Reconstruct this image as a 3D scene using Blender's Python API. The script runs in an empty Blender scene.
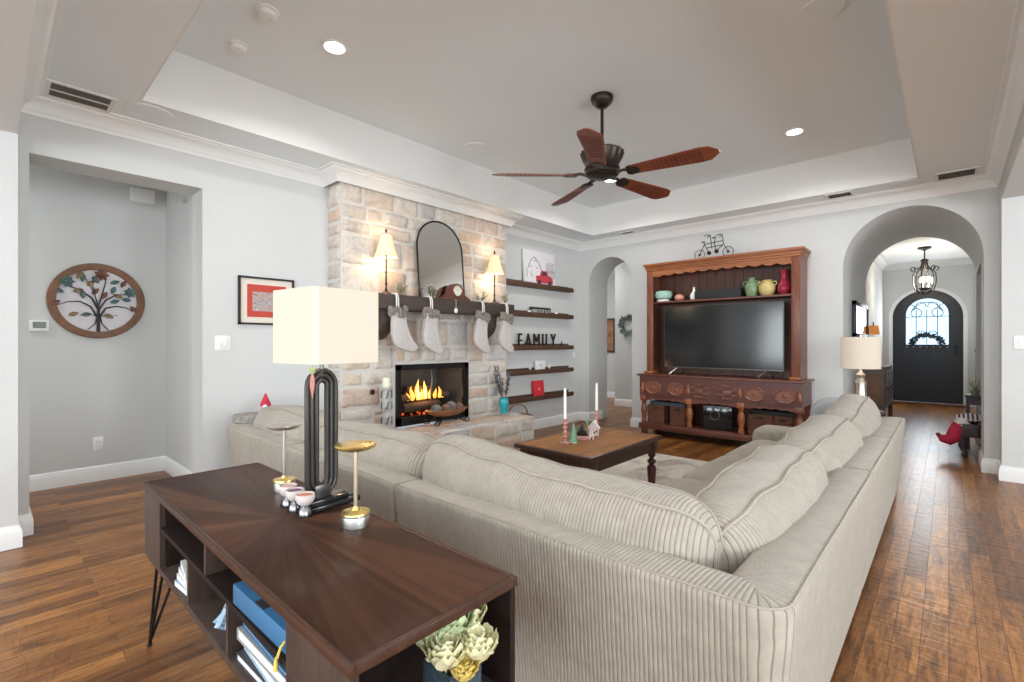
import bpy, bmesh, math, random
from mathutils import Vector, Matrix, noise as mnoise
PI = math.pi
rad = math.radians
SC = bpy.context.scene
COL = SC.collection

# ------------------------------------------------------------------ camera
cam_data = bpy.data.cameras.new('camera')
cam = bpy.data.objects.new('camera', cam_data)
COL.objects.link(cam)
cam.location = (0, 0, 1.2)
cam.rotation_euler = (rad(90), 0, rad(42.43))
cam_data.sensor_fit = 'HORIZONTAL'
cam_data.sensor_width = 36.0
cam_data.lens = 478.0 / 1024 * 36
cam_data.shift_y = 2.0 / 1024
cam_data.clip_start = 0.05
SC.camera = cam

# ------------------------------------------------------------------ world + exposure
world = bpy.data.worlds.new('daylight')
SC.world = world
world.use_nodes = True
wbg = world.node_tree.nodes['Background']
wbg.inputs[0].default_value = (0.72, 0.86, 1.0, 1)
wbg.inputs[1].default_value = 2.2
SC.view_settings.view_transform = 'Standard'
SC.view_settings.look = 'None'
SC.view_settings.exposure = -0.18
SC.view_settings.gamma = 1.0
SC.view_settings.use_curve_mapping = False
try:
    SC.cycles.use_denoising = True
    SC.cycles.max_bounces = 10
    SC.cycles.diffuse_bounces = 6
    SC.cycles.sample_clamp_indirect = 6.0
    SC.cycles.caustics_reflective = False
    SC.cycles.caustics_refractive = False
except Exception:
    pass

def area_light(name, loc, rot, sx, sy, watts, color=(1, 1, 1), shape='RECTANGLE', spread=180):
    d = bpy.data.lights.new(name, 'AREA')
    d.shape = shape; d.size = sx
    if shape in ('RECTANGLE', 'ELLIPSE'): d.size_y = sy
    d.energy = watts; d.color = color
    d.spread = rad(spread)
    o = bpy.data.objects.new(name, d); COL.objects.link(o)
    o.location = loc; o.rotation_euler = rot
    return o

def point_light(name, loc, watts, color, r=0.04):
    d = bpy.data.lights.new(name, 'POINT')
    d.energy = watts; d.color = color; d.shadow_soft_size = r
    o = bpy.data.objects.new(name, d); COL.objects.link(o); o.location = loc
    return o

DAY = (0.90, 0.965, 1.0)
W_BACK, W_SIDE = 112, 150
# daylight through the kitchen windows behind the camera and on its right, tilted upward to brighten the ceiling
for x in (-3.6, -1.2, 1.2, 3.4):
    area_light('window_and_fill_light', (x, -4.86, 1.45), (rad(122), 0, 0), 1.5, 1.9, W_BACK, DAY)
for y in (-3.0, 0.4, 3.2):
    area_light('window_and_fill_light', (4.44, y, 1.45), (rad(122), 0, rad(90)), 1.6, 1.9, W_SIDE, DAY)
area_light('daylight_door', (-.322, 12.40, 1.62), (rad(90), 0, rad(180)), .55, .8, 26, (.88, .95, 1.0))
# daylight in the side hall (window out of view to the left) and an added fill lamp, without a window, in the back hall
area_light('window_and_fill_light', (-4.9, -2.86, 1.5), (rad(90), 0, 0), 0.9, 1.6, 20, DAY)
area_light('window_and_fill_light', (-7.9, 8.0, 1.6), (rad(90), 0, rad(-90)), 1.0, 1.8, 30, DAY)

# ------------------------------------------------------------------ helpers: materials
MATS = {}
def new_mat(name):
    m = bpy.data.materials.new(name); m.use_nodes = True
    nt = m.node_tree
    b = nt.nodes['Principled BSDF']
    MATS[name] = m
    return m, nt, b

def N(nt, t, **kw):
    n = nt.nodes.new(t)
    for k, v in kw.items():
        setattr(n, k, v)
    return n

def mix_rgb(nt, fac, a, b, blend='MIX'):
    n = N(nt, 'ShaderNodeMix', data_type='RGBA', blend_type=blend)
    for i, v in ((0, fac), (6, a), (7, b)):
        if hasattr(v, 'is_linked') or isinstance(v, bpy.types.NodeSocket):
            nt.links.new(v, n.inputs[i])
        elif i == 0: n.inputs[0].default_value = v
        else: n.inputs[i].default_value = (*v[:3], 1)
    return n.outputs[2]

def coords(nt, scale=(1, 1, 1), rot=(0, 0, 0), kind='Object'):
    tc = N(nt, 'ShaderNodeTexCoord'); mp = N(nt, 'ShaderNodeMapping')
    mp.inputs['Scale'].default_value = scale; mp.inputs['Rotation'].default_value = rot
    nt.links.new(tc.outputs[kind], mp.inputs[0])
    return mp.outputs[0]

def noise_fac(nt, vec, scale, detail=4, rough=0.55, dist=0.0):
    n = N(nt, 'ShaderNodeTexNoise')
    n.inputs['Scale'].default_value = scale; n.inputs['Detail'].default_value = detail
    n.inputs['Roughness'].default_value = rough; n.inputs['Distortion'].default_value = dist
    nt.links.new(vec, n.inputs['Vector'])
    return n.outputs[0]

def ramp(nt, fac, stops):
    r = N(nt, 'ShaderNodeValToRGB')
    e = r.color_ramp.elements
    while len(e) < len(stops): e.new(0.5)
    for k, (p, c) in enumerate(stops):
        e[k].position = p; e[k].color = (*c, 1) if len(c) == 3 else c
    nt.links.new(fac, r.inputs[0])
    return r.outputs[0]

def add_bump(nt, b, height, strength, dist=0.01):
    n = N(nt, 'ShaderNodeBump')
    n.inputs['Strength'].default_value = strength; n.inputs['Distance'].default_value = dist
    nt.links.new(height, n.inputs['Height']); nt.links.new(n.outputs[0], b.inputs['Normal'])

def mat(name, color, rough=0.5, metal=0.0, var=0.06, vscale=12, bump=0.0, bscale=60, spec=0.5, emit=None, estr=0.0,
        trans=0.0, ior=1.45, alpha=1.0, coat=0.0, sss=0.0):
    if name in MATS: return MATS[name]
    m, nt, b = new_mat(name)
    v = coords(nt)
    f = noise_fac(nt, v, vscale)
    c2 = tuple(max(0, c * (1 - 2.2 * var)) for c in color); c1 = tuple(min(1, c * (1 + var)) for c in color)
    nt.links.new(mix_rgb(nt, f, c1, c2), b.inputs['Base Color'])
    b.inputs['Roughness'].default_value = rough; b.inputs['Metallic'].default_value = metal
    b.inputs['Specular IOR Level'].default_value = spec
    b.inputs['Transmission Weight'].default_value = trans; b.inputs['IOR'].default_value = ior
    b.inputs['Alpha'].default_value = alpha; b.inputs['Coat Weight'].default_value = coat
    if emit:
        b.inputs['Emission Color'].default_value = (*emit, 1); b.inputs['Emission Strength'].default_value = estr
    if bump: add_bump(nt, b, noise_fac(nt, v, bscale, 5), bump)
    return m

def wood(name, c1, c2, axis='x', scale=6, stretch=10, rough=0.4, bump=0.15, coat=0.0, spec=0.5):
    if name in MATS: return MATS[name]
    m, nt, b = new_mat(name)
    s = [stretch, stretch, stretch]; s['xyz'.index(axis)] = 1.0
    v = coords(nt, tuple(s))
    f = noise_fac(nt, v, scale / 3, 6, 0.62, 1.2)
    g = noise_fac(nt, v, scale * 3, 4, 0.6, 0.3)
    col = ramp(nt, f, [(0.28, c2), (0.5, tuple((a + b2) / 2 for a, b2 in zip(c1, c2))), (0.72, c1)])
    col = mix_rgb(nt, 0.25, col, ramp(nt, g, [(0.35, tuple(x * 0.6 for x in c2)), (0.65, c1)]))
    nt.links.new(col, b.inputs['Base Color'])
    b.inputs['Roughness'].default_value = rough; b.inputs['Coat Weight'].default_value = coat
    b.inputs['Specular IOR Level'].default_value = spec
    if bump: add_bump(nt, b, g, bump, 0.004)
    return m

# ------------------------------------------------------------------ helpers: geometry
class MB:
    def __init__(s):
        s.bm = bmesh.new()
        s.uv = None
    def box(s, x0, x1, y0, y1, z0, z1, bev=0.0, seg=2, M=None):
        mtx = Matrix.Translation(((x0 + x1) / 2, (y0 + y1) / 2, (z0 + z1) / 2)) @ Matrix.Diagonal((abs(x1 - x0), abs(y1 - y0), abs(z1 - z0), 1))
        if M: mtx = M @ mtx
        vs = bmesh.ops.create_cube(s.bm, size=1, matrix=mtx)['verts']
        if bev > 0:
            es = list({e for v in vs for e in v.link_edges})
            bmesh.ops.bevel(s.bm, geom=es, offset=bev, segments=seg, affect='EDGES', profile=0.5)
        return s
    def rings(s, rings, closed_ring=True, cap0=True, cap1=True, loop=False, uvs=None):
        bm = s.bm
        vr = [[bm.verts.new(p) for p in r] for r in rings]
        n = len(vr[0]); m = len(vr)
        if uvs is not None and s.uv is None: s.uv = bm.loops.layers.uv.new('UVMap')
        for i in range(m if loop else m - 1):
            a, b = vr[i], vr[(i + 1) % m]
            for j in range(n if closed_ring else n - 1):
                k = (j + 1) % n
                try: f = bm.faces.new((a[j], a[k], b[k], b[j]))
                except ValueError: continue
                if uvs is not None:
                    i2 = i + 1
                    quad = ((i, j), (i, j + 1), (i2, j + 1), (i2, j))
                    for lp, (ii, jj) in zip(f.loops, quad):
                        lp[s.uv].uv = (uvs[0][ii], uvs[1][jj])
        if not loop and closed_ring:
            for flag, r, ui in ((cap0, vr[0], 0), (cap1, vr[-1], -1)):
                if flag:
                    try: f = bm.faces.new(r)
                    except ValueError: continue
                    if uvs is not None:
                        for lp in f.loops: lp[s.uv].uv = (uvs[0][ui] + (lp.vert.co.x + lp.vert.co.y) * 0.7, lp.vert.co.z)
        return s
    def lathe(s, prof, c=(0, 0, 0), seg=24, M=None, sx=1.0, sy=1.0):
        rings = []
        for r, z in prof:
            ring = []
            for k in range(seg):
                a = 2 * PI * k / seg
                p = Vector((max(r, 1e-4) * math.cos(a) * sx, max(r, 1e-4) * math.sin(a) * sy, z))
                if M: p = M @ p
                ring.append(p + Vector(c))
            rings.append(ring)
        return s.rings(rings)
    def cyl(s, c, r, h, seg=20, M=None, r2=None):
        return s.lathe([(r, 0), (r if r2 is None else r2, h)], c, seg, M)
    def tube(s, pts, r, seg=8, closed=False):
        pts = [Vector(p) for p in pts]; n = len(pts)
        rs = r if isinstance(r, (list, tuple)) else [r] * n
        rings = []; nrm = None
        for i in range(n):
            if closed: t = (pts[(i + 1) % n] - pts[i - 1])
            else: t = pts[min(i + 1, n - 1)] - pts[max(i - 1, 0)]
            t.normalize()
            if nrm is None:
                nrm = t.orthogonal().normalized()
            else:
                nrm = (nrm - t * nrm.dot(t))
                nrm = nrm.normalized() if nrm.length > 1e-6 else t.orthogonal().normalized()
            bi = t.cross(nrm)
            rings.append([pts[i] + (nrm * math.cos(2 * PI * k / seg) + bi * math.sin(2 * PI * k / seg)) * rs[i] for k in range(seg)])
        return s.rings(rings, loop=closed)
    def prism(s, poly, a, b, plane='xz', bev=0.0, seg=2, M=None):
        """polygon in a plane, extruded from a to b along the third axis"""
        def P(u, v, w):
            p = {'xz': Vector((u, w, v)), 'yz': Vector((w, u, v)), 'xy': Vector((u, v, w))}[plane]
            return M @ p if M else p
        bm = s.bm
        va = [bm.verts.new(P(u, v, a)) for u, v in poly]
        vb = [bm.verts.new(P(u, v, b)) for u, v in poly]
        fs = [bm.faces.new(va), bm.faces.new(vb[::-1])]
        n = len(poly)
        for i in range(n):
            fs.append(bm.faces.new((va[i], vb[i], vb[(i + 1) % n], va[(i + 1) % n])))
        if bev > 0:
            es = list({e for f in fs[:2] for e in f.edges})
            bmesh.ops.bevel(bm, geom=es, offset=bev, segments=seg, affect='EDGES', profile=0.5)
        return s
    def ball(s, c, rx, ry=None, rz=None, seg=14, ring=8, M=None, lump=0.0, seed=0):
        ry = rx if ry is None else ry; rz = rx if rz is None else rz
        rings = []
        for i in range(ring + 1):
            th = PI * i / ring
            row = []
            for k in range(seg):
                a = 2 * PI * k / seg
                d = Vector((math.sin(th) * math.cos(a), math.sin(th) * math.sin(a), -math.cos(th)))
                if i in (0, ring): d = Vector((1e-3 * math.cos(a), 1e-3 * math.sin(a), d.z))
                q = 1 + (lump * mnoise.noise(d * 2.3 + Vector((seed * 7.1, seed * 3.3, 0))) if lump else 0)
                p = Vector((d.x * rx * q, d.y * ry * q, d.z * rz * q))
                if M: p = M @ p
                row.append(p + Vector(c))
            rings.append(row)
        return s.rings(rings)
    def leaf(s, p, d, up, L, W, fold=0.25):
        """a little pointed leaf with a crease, with thickness enough to shade"""
        d = Vector(d).normalized(); up = Vector(up); sd = d.cross(up)
        sd = sd.normalized() if sd.length > 1e-4 else d.orthogonal().normalized()
        n = sd.cross(d).normalized(); p = Vector(p)
        a = p; b = p + d * L * 0.45 + sd * W + n * W * fold; c = p + d * L; e = p + d * L * 0.45 - sd * W + n * W * fold
        m = p + d * L * 0.45
        vs = [s.bm.verts.new(q) for q in (a, b, c, e, m)]
        for t in ((0, 1, 4), (1, 2, 4), (2, 3, 4), (3, 0, 4)):
            s.bm.faces.new([vs[i] for i in t])
        return s
    def build(s, name, material, parent=None, smooth=True, ang=38, loc=None, rz=None, fix=True):
        bm = s.bm
        if fix: bmesh.ops.recalc_face_normals(bm, faces=bm.faces)
        if smooth:
            lim = rad(ang)
            for f in bm.faces: f.smooth = True
            for e in bm.edges:
                if len(e.link_faces) == 2 and e.calc_face_angle(0) > lim: e.smooth = False
        me = bpy.data.meshes.new(name)
        bm.to_mesh(me); bm.free()
        o = bpy.data.objects.new(name, me); COL.objects.link(o)
        me.materials.append(MATS[material] if isinstance(material, str) else material)
        if parent: o.parent = parent
        if loc is not None: o.location = loc
        if rz is not None: o.rotation_euler = (0, 0, rz)
        return o

def tag(o, label=None, cat=None, group=None, kind=None):
    if label: o['label'] = label
    if cat: o['category'] = cat
    if group: o['group'] = group
    if kind: o['kind'] = kind
    return o

def thing(name, label, cat, loc=(0, 0, 0), rz=0.0, group=None):
    o = bpy.data.objects.new(name, None); COL.objects.link(o)
    o.empty_display_size = 0.05
    o.location = loc; o.rotation_euler = (0, 0, rz)
    return tag(o, label, cat, group)

def copy_tree(src, loc, rz=None, label=None, scale=None):
    r = src.copy(); COL.objects.link(r)
    r.location = loc
    if rz is not None: r.rotation_euler = (0, 0, rz)
    if label: r['label'] = label
    if scale: r.scale = scale
    for ch in list(src.children):
        c = ch.copy(); COL.objects.link(c); c.parent = r
        for g in list(ch.children):
            d = g.copy(); COL.objects.link(d); d.parent = c
    return r

def struct(name, mb, material, smooth=False):
    return tag(mb.build(name, material, smooth=smooth), kind='structure')

def arc(cx, cz, r, a0, a1, n, rz=None):
    rz = r if rz is None else rz
    return [(cx + r * math.cos(rad(a0 + (a1 - a0) * i / n)), cz + rz * math.sin(rad(a0 + (a1 - a0) * i / n))) for i in range(n + 1)]

rng = random.Random(7)

# ------------------------------------------------------------------ materials
mat('wall_paint', (0.63, 0.635, 0.625), 0.75, var=0.015, vscale=3, bump=0.03, bscale=180, spec=0.3)
mat('ceiling_paint', (0.825, 0.885, 0.92), 0.8, var=0.012, vscale=2, bump=0.03, bscale=160, spec=0.25)
mat('tray_white', (0.78, 0.775, 0.76), 0.6, var=0.01, vscale=4)
mat('trim_white', (0.83, 0.83, 0.82), 0.4, var=0.01, vscale=4)
mat('white_plastic', (0.82, 0.82, 0.80), 0.4, var=0.01)
mat('vent_white', (0.76, 0.75, 0.72), 0.5, var=0.02)
mat('dark_void', (0.03, 0.028, 0.025), 0.8, var=0.1)
mat('grille_dark', (0.10, 0.09, 0.08), 0.7, var=0.2, vscale=60)
mat('black_metal', (0.022, 0.021, 0.021), 0.42, 0.6, var=0.15, vscale=30)
mat('black_matte', (0.018, 0.018, 0.019), 0.6, var=0.15, vscale=20)
mat('bronze', (0.06, 0.045, 0.04), 0.38, 0.8, var=0.2, vscale=25)
mat('gunmetal', (0.12, 0.115, 0.105), 0.3, 0.85, var=0.1, vscale=10)
mat('tube_dark', (0.055, 0.05, 0.046), 0.36, 0.5, var=0.15, vscale=12)
mat('silver', (0.62, 0.61, 0.58), 0.28, 1.0, var=0.05)
mat('gold', (0.83, 0.62, 0.22), 0.26, 1.0, var=0.06)
mat('pale_brass', (0.74, 0.66, 0.48), 0.3, 1.0, var=0.05)
mat('black_gloss', (0.012, 0.012, 0.013), 0.12, var=0.1, coat=0.3)
mat('screen_black', (0.010, 0.011, 0.012), 0.13, var=0.1, spec=0.7)
mat('mirror_glass', (0.86, 0.86, 0.84), 0.02, 1.0, var=0.01)
mat('shade_white', (0.50, 0.45, 0.385), 0.85, var=0.03, vscale=120, emit=(1.0, 0.80, 0.60), estr=0.30, spec=0.1)
mat('shade_cream', (0.80, 0.66, 0.46), 0.8, var=0.05, vscale=60, emit=(1.0, 0.72, 0.36), estr=0.55)
mat('shade_trim', (0.55, 0.36, 0.2), 0.7, var=0.1)
mat('mica', (0.55, 0.22, 0.06), 0.5, var=0.2, vscale=20, emit=(1.0, 0.36, 0.08), estr=0.45)
mat('lamp_glow', (1, 1, 1), 0.5, var=0.0, emit=(1.0, 0.97, 0.92), estr=16)
mat('bulb_glow', (1, 1, 1), 0.5, var=0.0, emit=(1.0, 0.9, 0.76), estr=14)
mat('flame', (1, 0.5, 0.1), 0.8, var=0.0, emit=(1.0, 0.36, 0.045), estr=1.7)
mat('flame_core', (1, 0.8, 0.4), 0.8, var=0.0, emit=(1.0, 0.62, 0.16), estr=2.6)
mat('ember', (0.3, 0.05, 0.02), 0.9, var=0.5, vscale=30, emit=(1.0, 0.12, 0.02), estr=1.3)
mat('clear_glass', (0.95, 0.97, 0.97), 0.03, var=0.0, trans=1.0, ior=1.3)
mat('green_glass', (0.35, 0.78, 0.5), 0.08, var=0.05, trans=0.6, ior=1.35)
mat('blue_glass', (0.45, 0.70, 0.92), 0.05, var=0.05, trans=0.9, ior=1.3)
mat('pink_glass', (0.86, 0.45, 0.40), 0.1, var=0.08, trans=0.4, ior=1.35)
mat('candle_wax', (0.88, 0.86, 0.80), 0.5, var=0.03)
mat('cream_wax', (0.80, 0.76, 0.64), 0.5, var=0.05)
mat('hallway_white', (0.80, 0.80, 0.79), 0.6, var=0.01)

def make_floor_mat():
    m, nt, b = new_mat('plank_floor')
    v = coords(nt, rot=(0, 0, rad(90)))
    br = N(nt, 'ShaderNodeTexBrick'); br.offset = 0.37; br.offset_frequency = 2; br.squash = 1.0
    br.inputs['Scale'].default_value = 1.0; br.inputs['Mortar Size'].default_value = 0.0012
    br.inputs['Brick Width'].default_value = 0.95; br.inputs['Row Height'].default_value = 0.085
    br.inputs['Color1'].default_value = (0, 0, 0, 1); br.inputs['Color2'].default_value = (1, 1, 1, 1)
    br.inputs['Mortar'].default_value = (0.5, 0.5, 0.5, 1); br.inputs['Mortar Smooth'].default_value = 0.2
    nt.links.new(v, br.inputs['Vector'])
    tone = ramp(nt, br.outputs[0], [(0.0, (0.22, 0.085, 0.023)), (0.35, (0.38, 0.158, 0.04)), (0.7, (0.52, 0.235, 0.065)), (1.0, (0.30, 0.13, 0.043))])
    vg = coords(nt, (7, 0.9, 1))
    # shift the grain per board so that it does not run across joints
    add = N(nt, 'ShaderNodeVectorMath', operation='MULTIPLY_ADD')
    nt.links.new(br.outputs[0], add.inputs[0]); add.inputs[1].default_value = (9, 5, 3); nt.links.new(vg, add.inputs[2])
    g = noise_fac(nt, add.outputs[0], 2.2, 7, 0.66, 1.6)
    g2 = noise_fac(nt, add.outputs[0], 9.0, 5, 0.6, 0.6)
    col = mix_rgb(nt, 0.75, tone, ramp(nt, g, [(0.34, (0.14, 0.09, 0.07)), (0.47, (0.62, 0.55, 0.5)), (0.62, (1, 1, 1))]), 'MULTIPLY')
    col = mix_rgb(nt, 0.55, col, ramp(nt, g2, [(0.38, (0.3, 0.23, 0.18)), (0.54, (1, 1, 1))]), 'MULTIPLY')
    bd = noise_fac(nt, coords(nt, (1.0, .45, 1)), 1.3, 4, .6)
    col = mix_rgb(nt, 0.8, col, ramp(nt, bd, [(.34, (.55, .5, .46)), (.58, (1, 1, 1))]), 'MULTIPLY')
    col = mix_rgb(nt, br.outputs[1], col, (0.05, 0.022, 0.01))
    nt.links.new(col, b.inputs['Base Color'])
    r = N(nt, 'ShaderNodeMapRange'); nt.links.new(g, r.inputs[0]); r.inputs[3].default_value = 0.22; r.inputs[4].default_value = 0.42; b.inputs['Specular IOR Level'].default_value = 0.38
    nt.links.new(r.outputs[0], b.inputs['Roughness'])
    vs = coords(nt, (5, 16, 1))
    scr = noise_fac(nt, vs, 1.6, 3, 0.5, 0.8)
    h = N(nt, 'ShaderNodeMath', operation='MULTIPLY_ADD'); nt.links.new(br.outputs[1], h.inputs[0]); h.inputs[1].default_value = -0.6; nt.links.new(scr, h.inputs[2])
    add_bump(nt, b, h.outputs[0], 0.55, 0.006)
make_floor_mat()

wood('dark_walnut', (0.085, 0.037, 0.023), (0.035, 0.015, 0.010), 'x', 5, 9, 0.42, 0.08, spec=0.25)
wood('walnut_grey', (0.095, 0.062, 0.05), (0.035, 0.022, 0.018), 'z', 5, 9, 0.5, 0.1, spec=0.25)
wood('walnut_shaded', (0.03, 0.017, 0.013), (0.014, 0.009, 0.008), 'x', 5, 9, 0.7, 0.05, spec=0.15)  # darker walnut copy, shade of the cubbies put into the wood colour
wood('mantel_wood', (0.085, 0.055, 0.042), (0.035, 0.023, 0.018), 'y', 5, 8, 0.6, 0.3)
wood('shelf_wood', (0.12, 0.055, 0.032), (0.055, 0.024, 0.015), 'y', 5, 8, 0.5, 0.15)
wood('cherry', (0.20, 0.066, 0.042), (0.075, 0.025, 0.02), 'x', 5, 8, 0.36, 0.12)
wood('cherry_case', (0.155, 0.05, 0.038), (0.06, 0.02, 0.018), 'x', 5, 8, 0.36, 0.12)
wood('cherry_raised', (0.30, 0.11, 0.066), (0.12, 0.04, 0.028), 'x', 5, 8, 0.33, 0.12)  # lighter cherry tone for the raised carvings
wood('cherry_light', (0.43, 0.145, 0.045), (0.17, 0.055, 0.026), 'x', 5, 8, 0.35, 0.12)
wood('cherry_post', (0.26, 0.085, 0.042), (0.11, 0.034, 0.02), 'z', 5, 8, 0.35, 0.12)
wood('cherry_dark', (0.13, 0.045, 0.026), (0.05, 0.018, 0.012), 'z', 5, 8, 0.45, 0.2)
wood('table_top_wood', (0.46, 0.20, 0.06), (0.10, 0.042, 0.02), 'y', 4, 5, 0.42, 0.12, spec=0.15)
wood('table_dark', (0.085, 0.036, 0.026), (0.035, 0.016, 0.013), 'x', 5, 8, 0.36, 0.1)
wood('table_leg_wood', (0.11, 0.042, 0.028), (0.04, 0.017, 0.012), 'z', 5, 8, 0.33, 0.1)
wood('fan_blade_wood', (0.27, 0.07, 0.03), (0.14, 0.032, 0.016), 'x', 5, 9, 0.38, 0.1)
wood('frame_brown', (0.27, 0.125, 0.06), (0.12, 0.05, 0.025), 'x', 6, 5, 0.6, 0.25)
wood('chest_wood', (0.12, 0.07, 0.05), (0.045, 0.026, 0.02), 'x', 5, 8, 0.4, 0.1)
wood('bench_wood', (0.085, 0.06, 0.075), (0.04, 0.027, 0.035), 'x', 5, 8, 0.5, 0.1)
wood('bowl_wood', (0.42, 0.17, 0.07), (0.20, 0.07, 0.03), 'y', 6, 6, 0.45, 0.1)
wood('log_bark', (0.10, 0.06, 0.045), (0.03, 0.02, 0.016), 'y', 8, 4, 0.9, 0.5)

def make_sunburst():
    m, nt, b = new_mat('sunburst_veneer')
    tc = N(nt, 'ShaderNodeTexCoord'); sep = N(nt, 'ShaderNodeSeparateXYZ'); nt.links.new(tc.outputs['Object'], sep.inputs[0])
    at = N(nt, 'ShaderNodeMath', operation='ARCTAN2'); nt.links.new(sep.outputs[1], at.inputs[0]); nt.links.new(sep.outputs[0], at.inputs[1])
    ml = N(nt, 'ShaderNodeMath', operation='MULTIPLY'); nt.links.new(at.outputs[0], ml.inputs[0]); ml.inputs[1].default_value = 24 / (2 * PI)
    fl = N(nt, 'ShaderNodeMath', operation='FLOOR'); nt.links.new(ml.outputs[0], fl.inputs[0])
    wn = N(nt, 'ShaderNodeTexWhiteNoise', noise_dimensions='1D'); nt.links.new(fl.outputs[0], wn.inputs['W'])
    ln = N(nt, 'ShaderNodeVectorMath', operation='LENGTH'); nt.links.new(tc.outputs['Object'], ln.inputs[0])
    cb = N(nt, 'ShaderNodeCombineXYZ')
    m2 = N(nt, 'ShaderNodeMath', operation='MULTIPLY'); nt.links.new(at.outputs[0], m2.inputs[0]); m2.inputs[1].default_value = 9
    nt.links.new(m2.outputs[0], cb.inputs[0]); nt.links.new(ln.outputs['Value'], cb.inputs[1]); nt.links.new(wn.outputs[0], cb.inputs[2])
    g = noise_fac(nt, cb.outputs[0], 2.6, 6, 0.62, 0.6)
    base = ramp(nt, wn.outputs[0], [(0, (0.046, 0.019, 0.011)), (0.5, (0.085, 0.035, 0.019)), (1, (0.14, 0.062, 0.032))])
    col = mix_rgb(nt, 0.8, base, ramp(nt, g, [(0.3, (0.35, 0.3, 0.28)), (0.66, (1, 1, 1))]), 'MULTIPLY')
    nt.links.new(col, b.inputs['Base Color'])
    b.inputs['Roughness'].default_value = 0.46; b.inputs['Specular IOR Level'].default_value = 0.16
make_sunburst()

def make_stone():
    m, nt, b = new_mat('ashlar_stone')
    at = N(nt, 'ShaderNodeAttribute', attribute_name='tone')
    v = coords(nt)
    f = noise_fac(nt, v, 7, 6, 0.65, 0.8); g = noise_fac(nt, v, 38, 5, 0.6)
    col = ramp(nt, at.outputs['Fac'], [(0.0, (0.60, 0.57, 0.54)), (0.14, (0.68, 0.57, 0.46)), (0.3, (0.62, 0.48, 0.38)), (0.45, (0.68, 0.63, 0.57)),
                                        (0.6, (0.50, 0.47, 0.46)), (0.72, (0.70, 0.66, 0.61)), (0.86, (0.58, 0.45, 0.37)), (0.97, (0.64, 0.62, 0.61))])
    col = mix_rgb(nt, 0.65, col, ramp(nt, f, [(0.3, (0.62, 0.58, 0.56)), (0.5, (1, 0.98, 0.96)), (0.72, (1.0, 0.92, 0.85))]), 'MULTIPLY')
    col = mix_rgb(nt, 0.3, col, ramp(nt, g, [(0.35, (0.55, 0.5, 0.48)), (0.6, (1, 1, 1))]), 'MULTIPLY')
    nt.links.new(col, b.inputs['Base Color']); b.inputs['Roughness'].default_value = 0.85
    b.inputs['Specular IOR Level'].default_value = 0.25
    add_bump(nt, b, g, 0.35, 0.01)
make_stone()
mat('mortar', (0.68, 0.645, 0.60), 0.9, var=0.08, vscale=14, bump=0.3, bscale=50, spec=0.2)

def make_corduroy(name, c1, groove_shade, period=0.0135, strength=0.55):
    """ribbed upholstery: ribs follow the cloth (UV u in metres)"""
    m, nt, b = new_mat(name)
    uv = N(nt, 'ShaderNodeUVMap'); uv.uv_map = 'UVMap'
    sep = N(nt, 'ShaderNodeSeparateXYZ'); nt.links.new(uv.outputs[0], sep.inputs[0])
    wob = noise_fac(nt, coords(nt), 5, 3)
    w = N(nt, 'ShaderNodeMath', operation='MULTIPLY_ADD'); nt.links.new(wob, w.inputs[0]); w.inputs[1].default_value = 0.010; nt.links.new(sep.outputs[0], w.inputs[2])
    ml = N(nt, 'ShaderNodeMath', operation='MULTIPLY'); nt.links.new(w.outputs[0], ml.inputs[0]); ml.inputs[1].default_value = PI / period
    sn = N(nt, 'ShaderNodeMath', operation='SINE'); nt.links.new(ml.outputs[0], sn.inputs[0])
    ab = N(nt, 'ShaderNodeMath', operation='ABSOLUTE'); nt.links.new(sn.outputs[0], ab.inputs[0])
    pw = N(nt, 'ShaderNodeMath', operation='POWER'); nt.links.new(ab.outputs[0], pw.inputs[0]); pw.inputs[1].default_value = 0.55
    f = noise_fac(nt, coords(nt), 22, 5, 0.6); fz = noise_fac(nt, coords(nt), 3.2, 3, 0.5)
    cloth = mix_rgb(nt, 0.5, c1, ramp(nt, f, [(0.3, tuple(c * 0.72 for c in c1)), (0.7, tuple(min(1, c * 1.15) for c in c1))]))
    cloth = mix_rgb(nt, 0.45, cloth, ramp(nt, fz, [(0.35, (0.8, 0.79, 0.77)), (0.65, (1, 1, 1))]), 'MULTIPLY')
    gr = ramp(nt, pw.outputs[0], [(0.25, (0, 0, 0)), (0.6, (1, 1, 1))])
    nt.links.new(mix_rgb(nt, gr, groove_shade, cloth), b.inputs['Base Color'])  # darker stripes paint the shade between the ribs into the cloth
    b.inputs['Roughness'].default_value = 0.9; b.inputs['Specular IOR Level'].default_value = 0.15
    b.inputs['Sheen Weight'].default_value = 0.25; b.inputs['Sheen Roughness'].default_value = 0.5
    add_bump(nt, b, pw.outputs[0], strength, 0.006)
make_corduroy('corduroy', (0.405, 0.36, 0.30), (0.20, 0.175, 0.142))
mat('sofa_piping', (0.405, 0.36, 0.30), 0.9, var=0.08, vscale=60, spec=0.1)
mat('sofa_plain', (0.47, 0.43, 0.375), 0.9, var=0.06, vscale=30, bump=0.2, bscale=220, spec=0.1)

def make_rug():
    m, nt, b = new_mat('rug_pile')
    v = coords(nt)
    f = noise_fac(nt, v, 2.4, 7, 0.68, 1.2); g = noise_fac(nt, v, 90, 4, 0.7)
    col = ramp(nt, f, [(0.34, (0.34, 0.29, 0.24)), (0.46, (0.60, 0.55, 0.48)), (0.6, (0.72, 0.68, 0.61))])
    nt.links.new(mix_rgb(nt, 0.35, col, ramp(nt, g, [(0.3, (0.6, 0.58, 0.55)), (0.6, (1, 1, 1))]), 'MULTIPLY'), b.inputs['Base Color'])
    b.inputs['Roughness'].default_value = 0.95; add_bump(nt, b, g, 0.6, 0.01)
make_rug()

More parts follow.
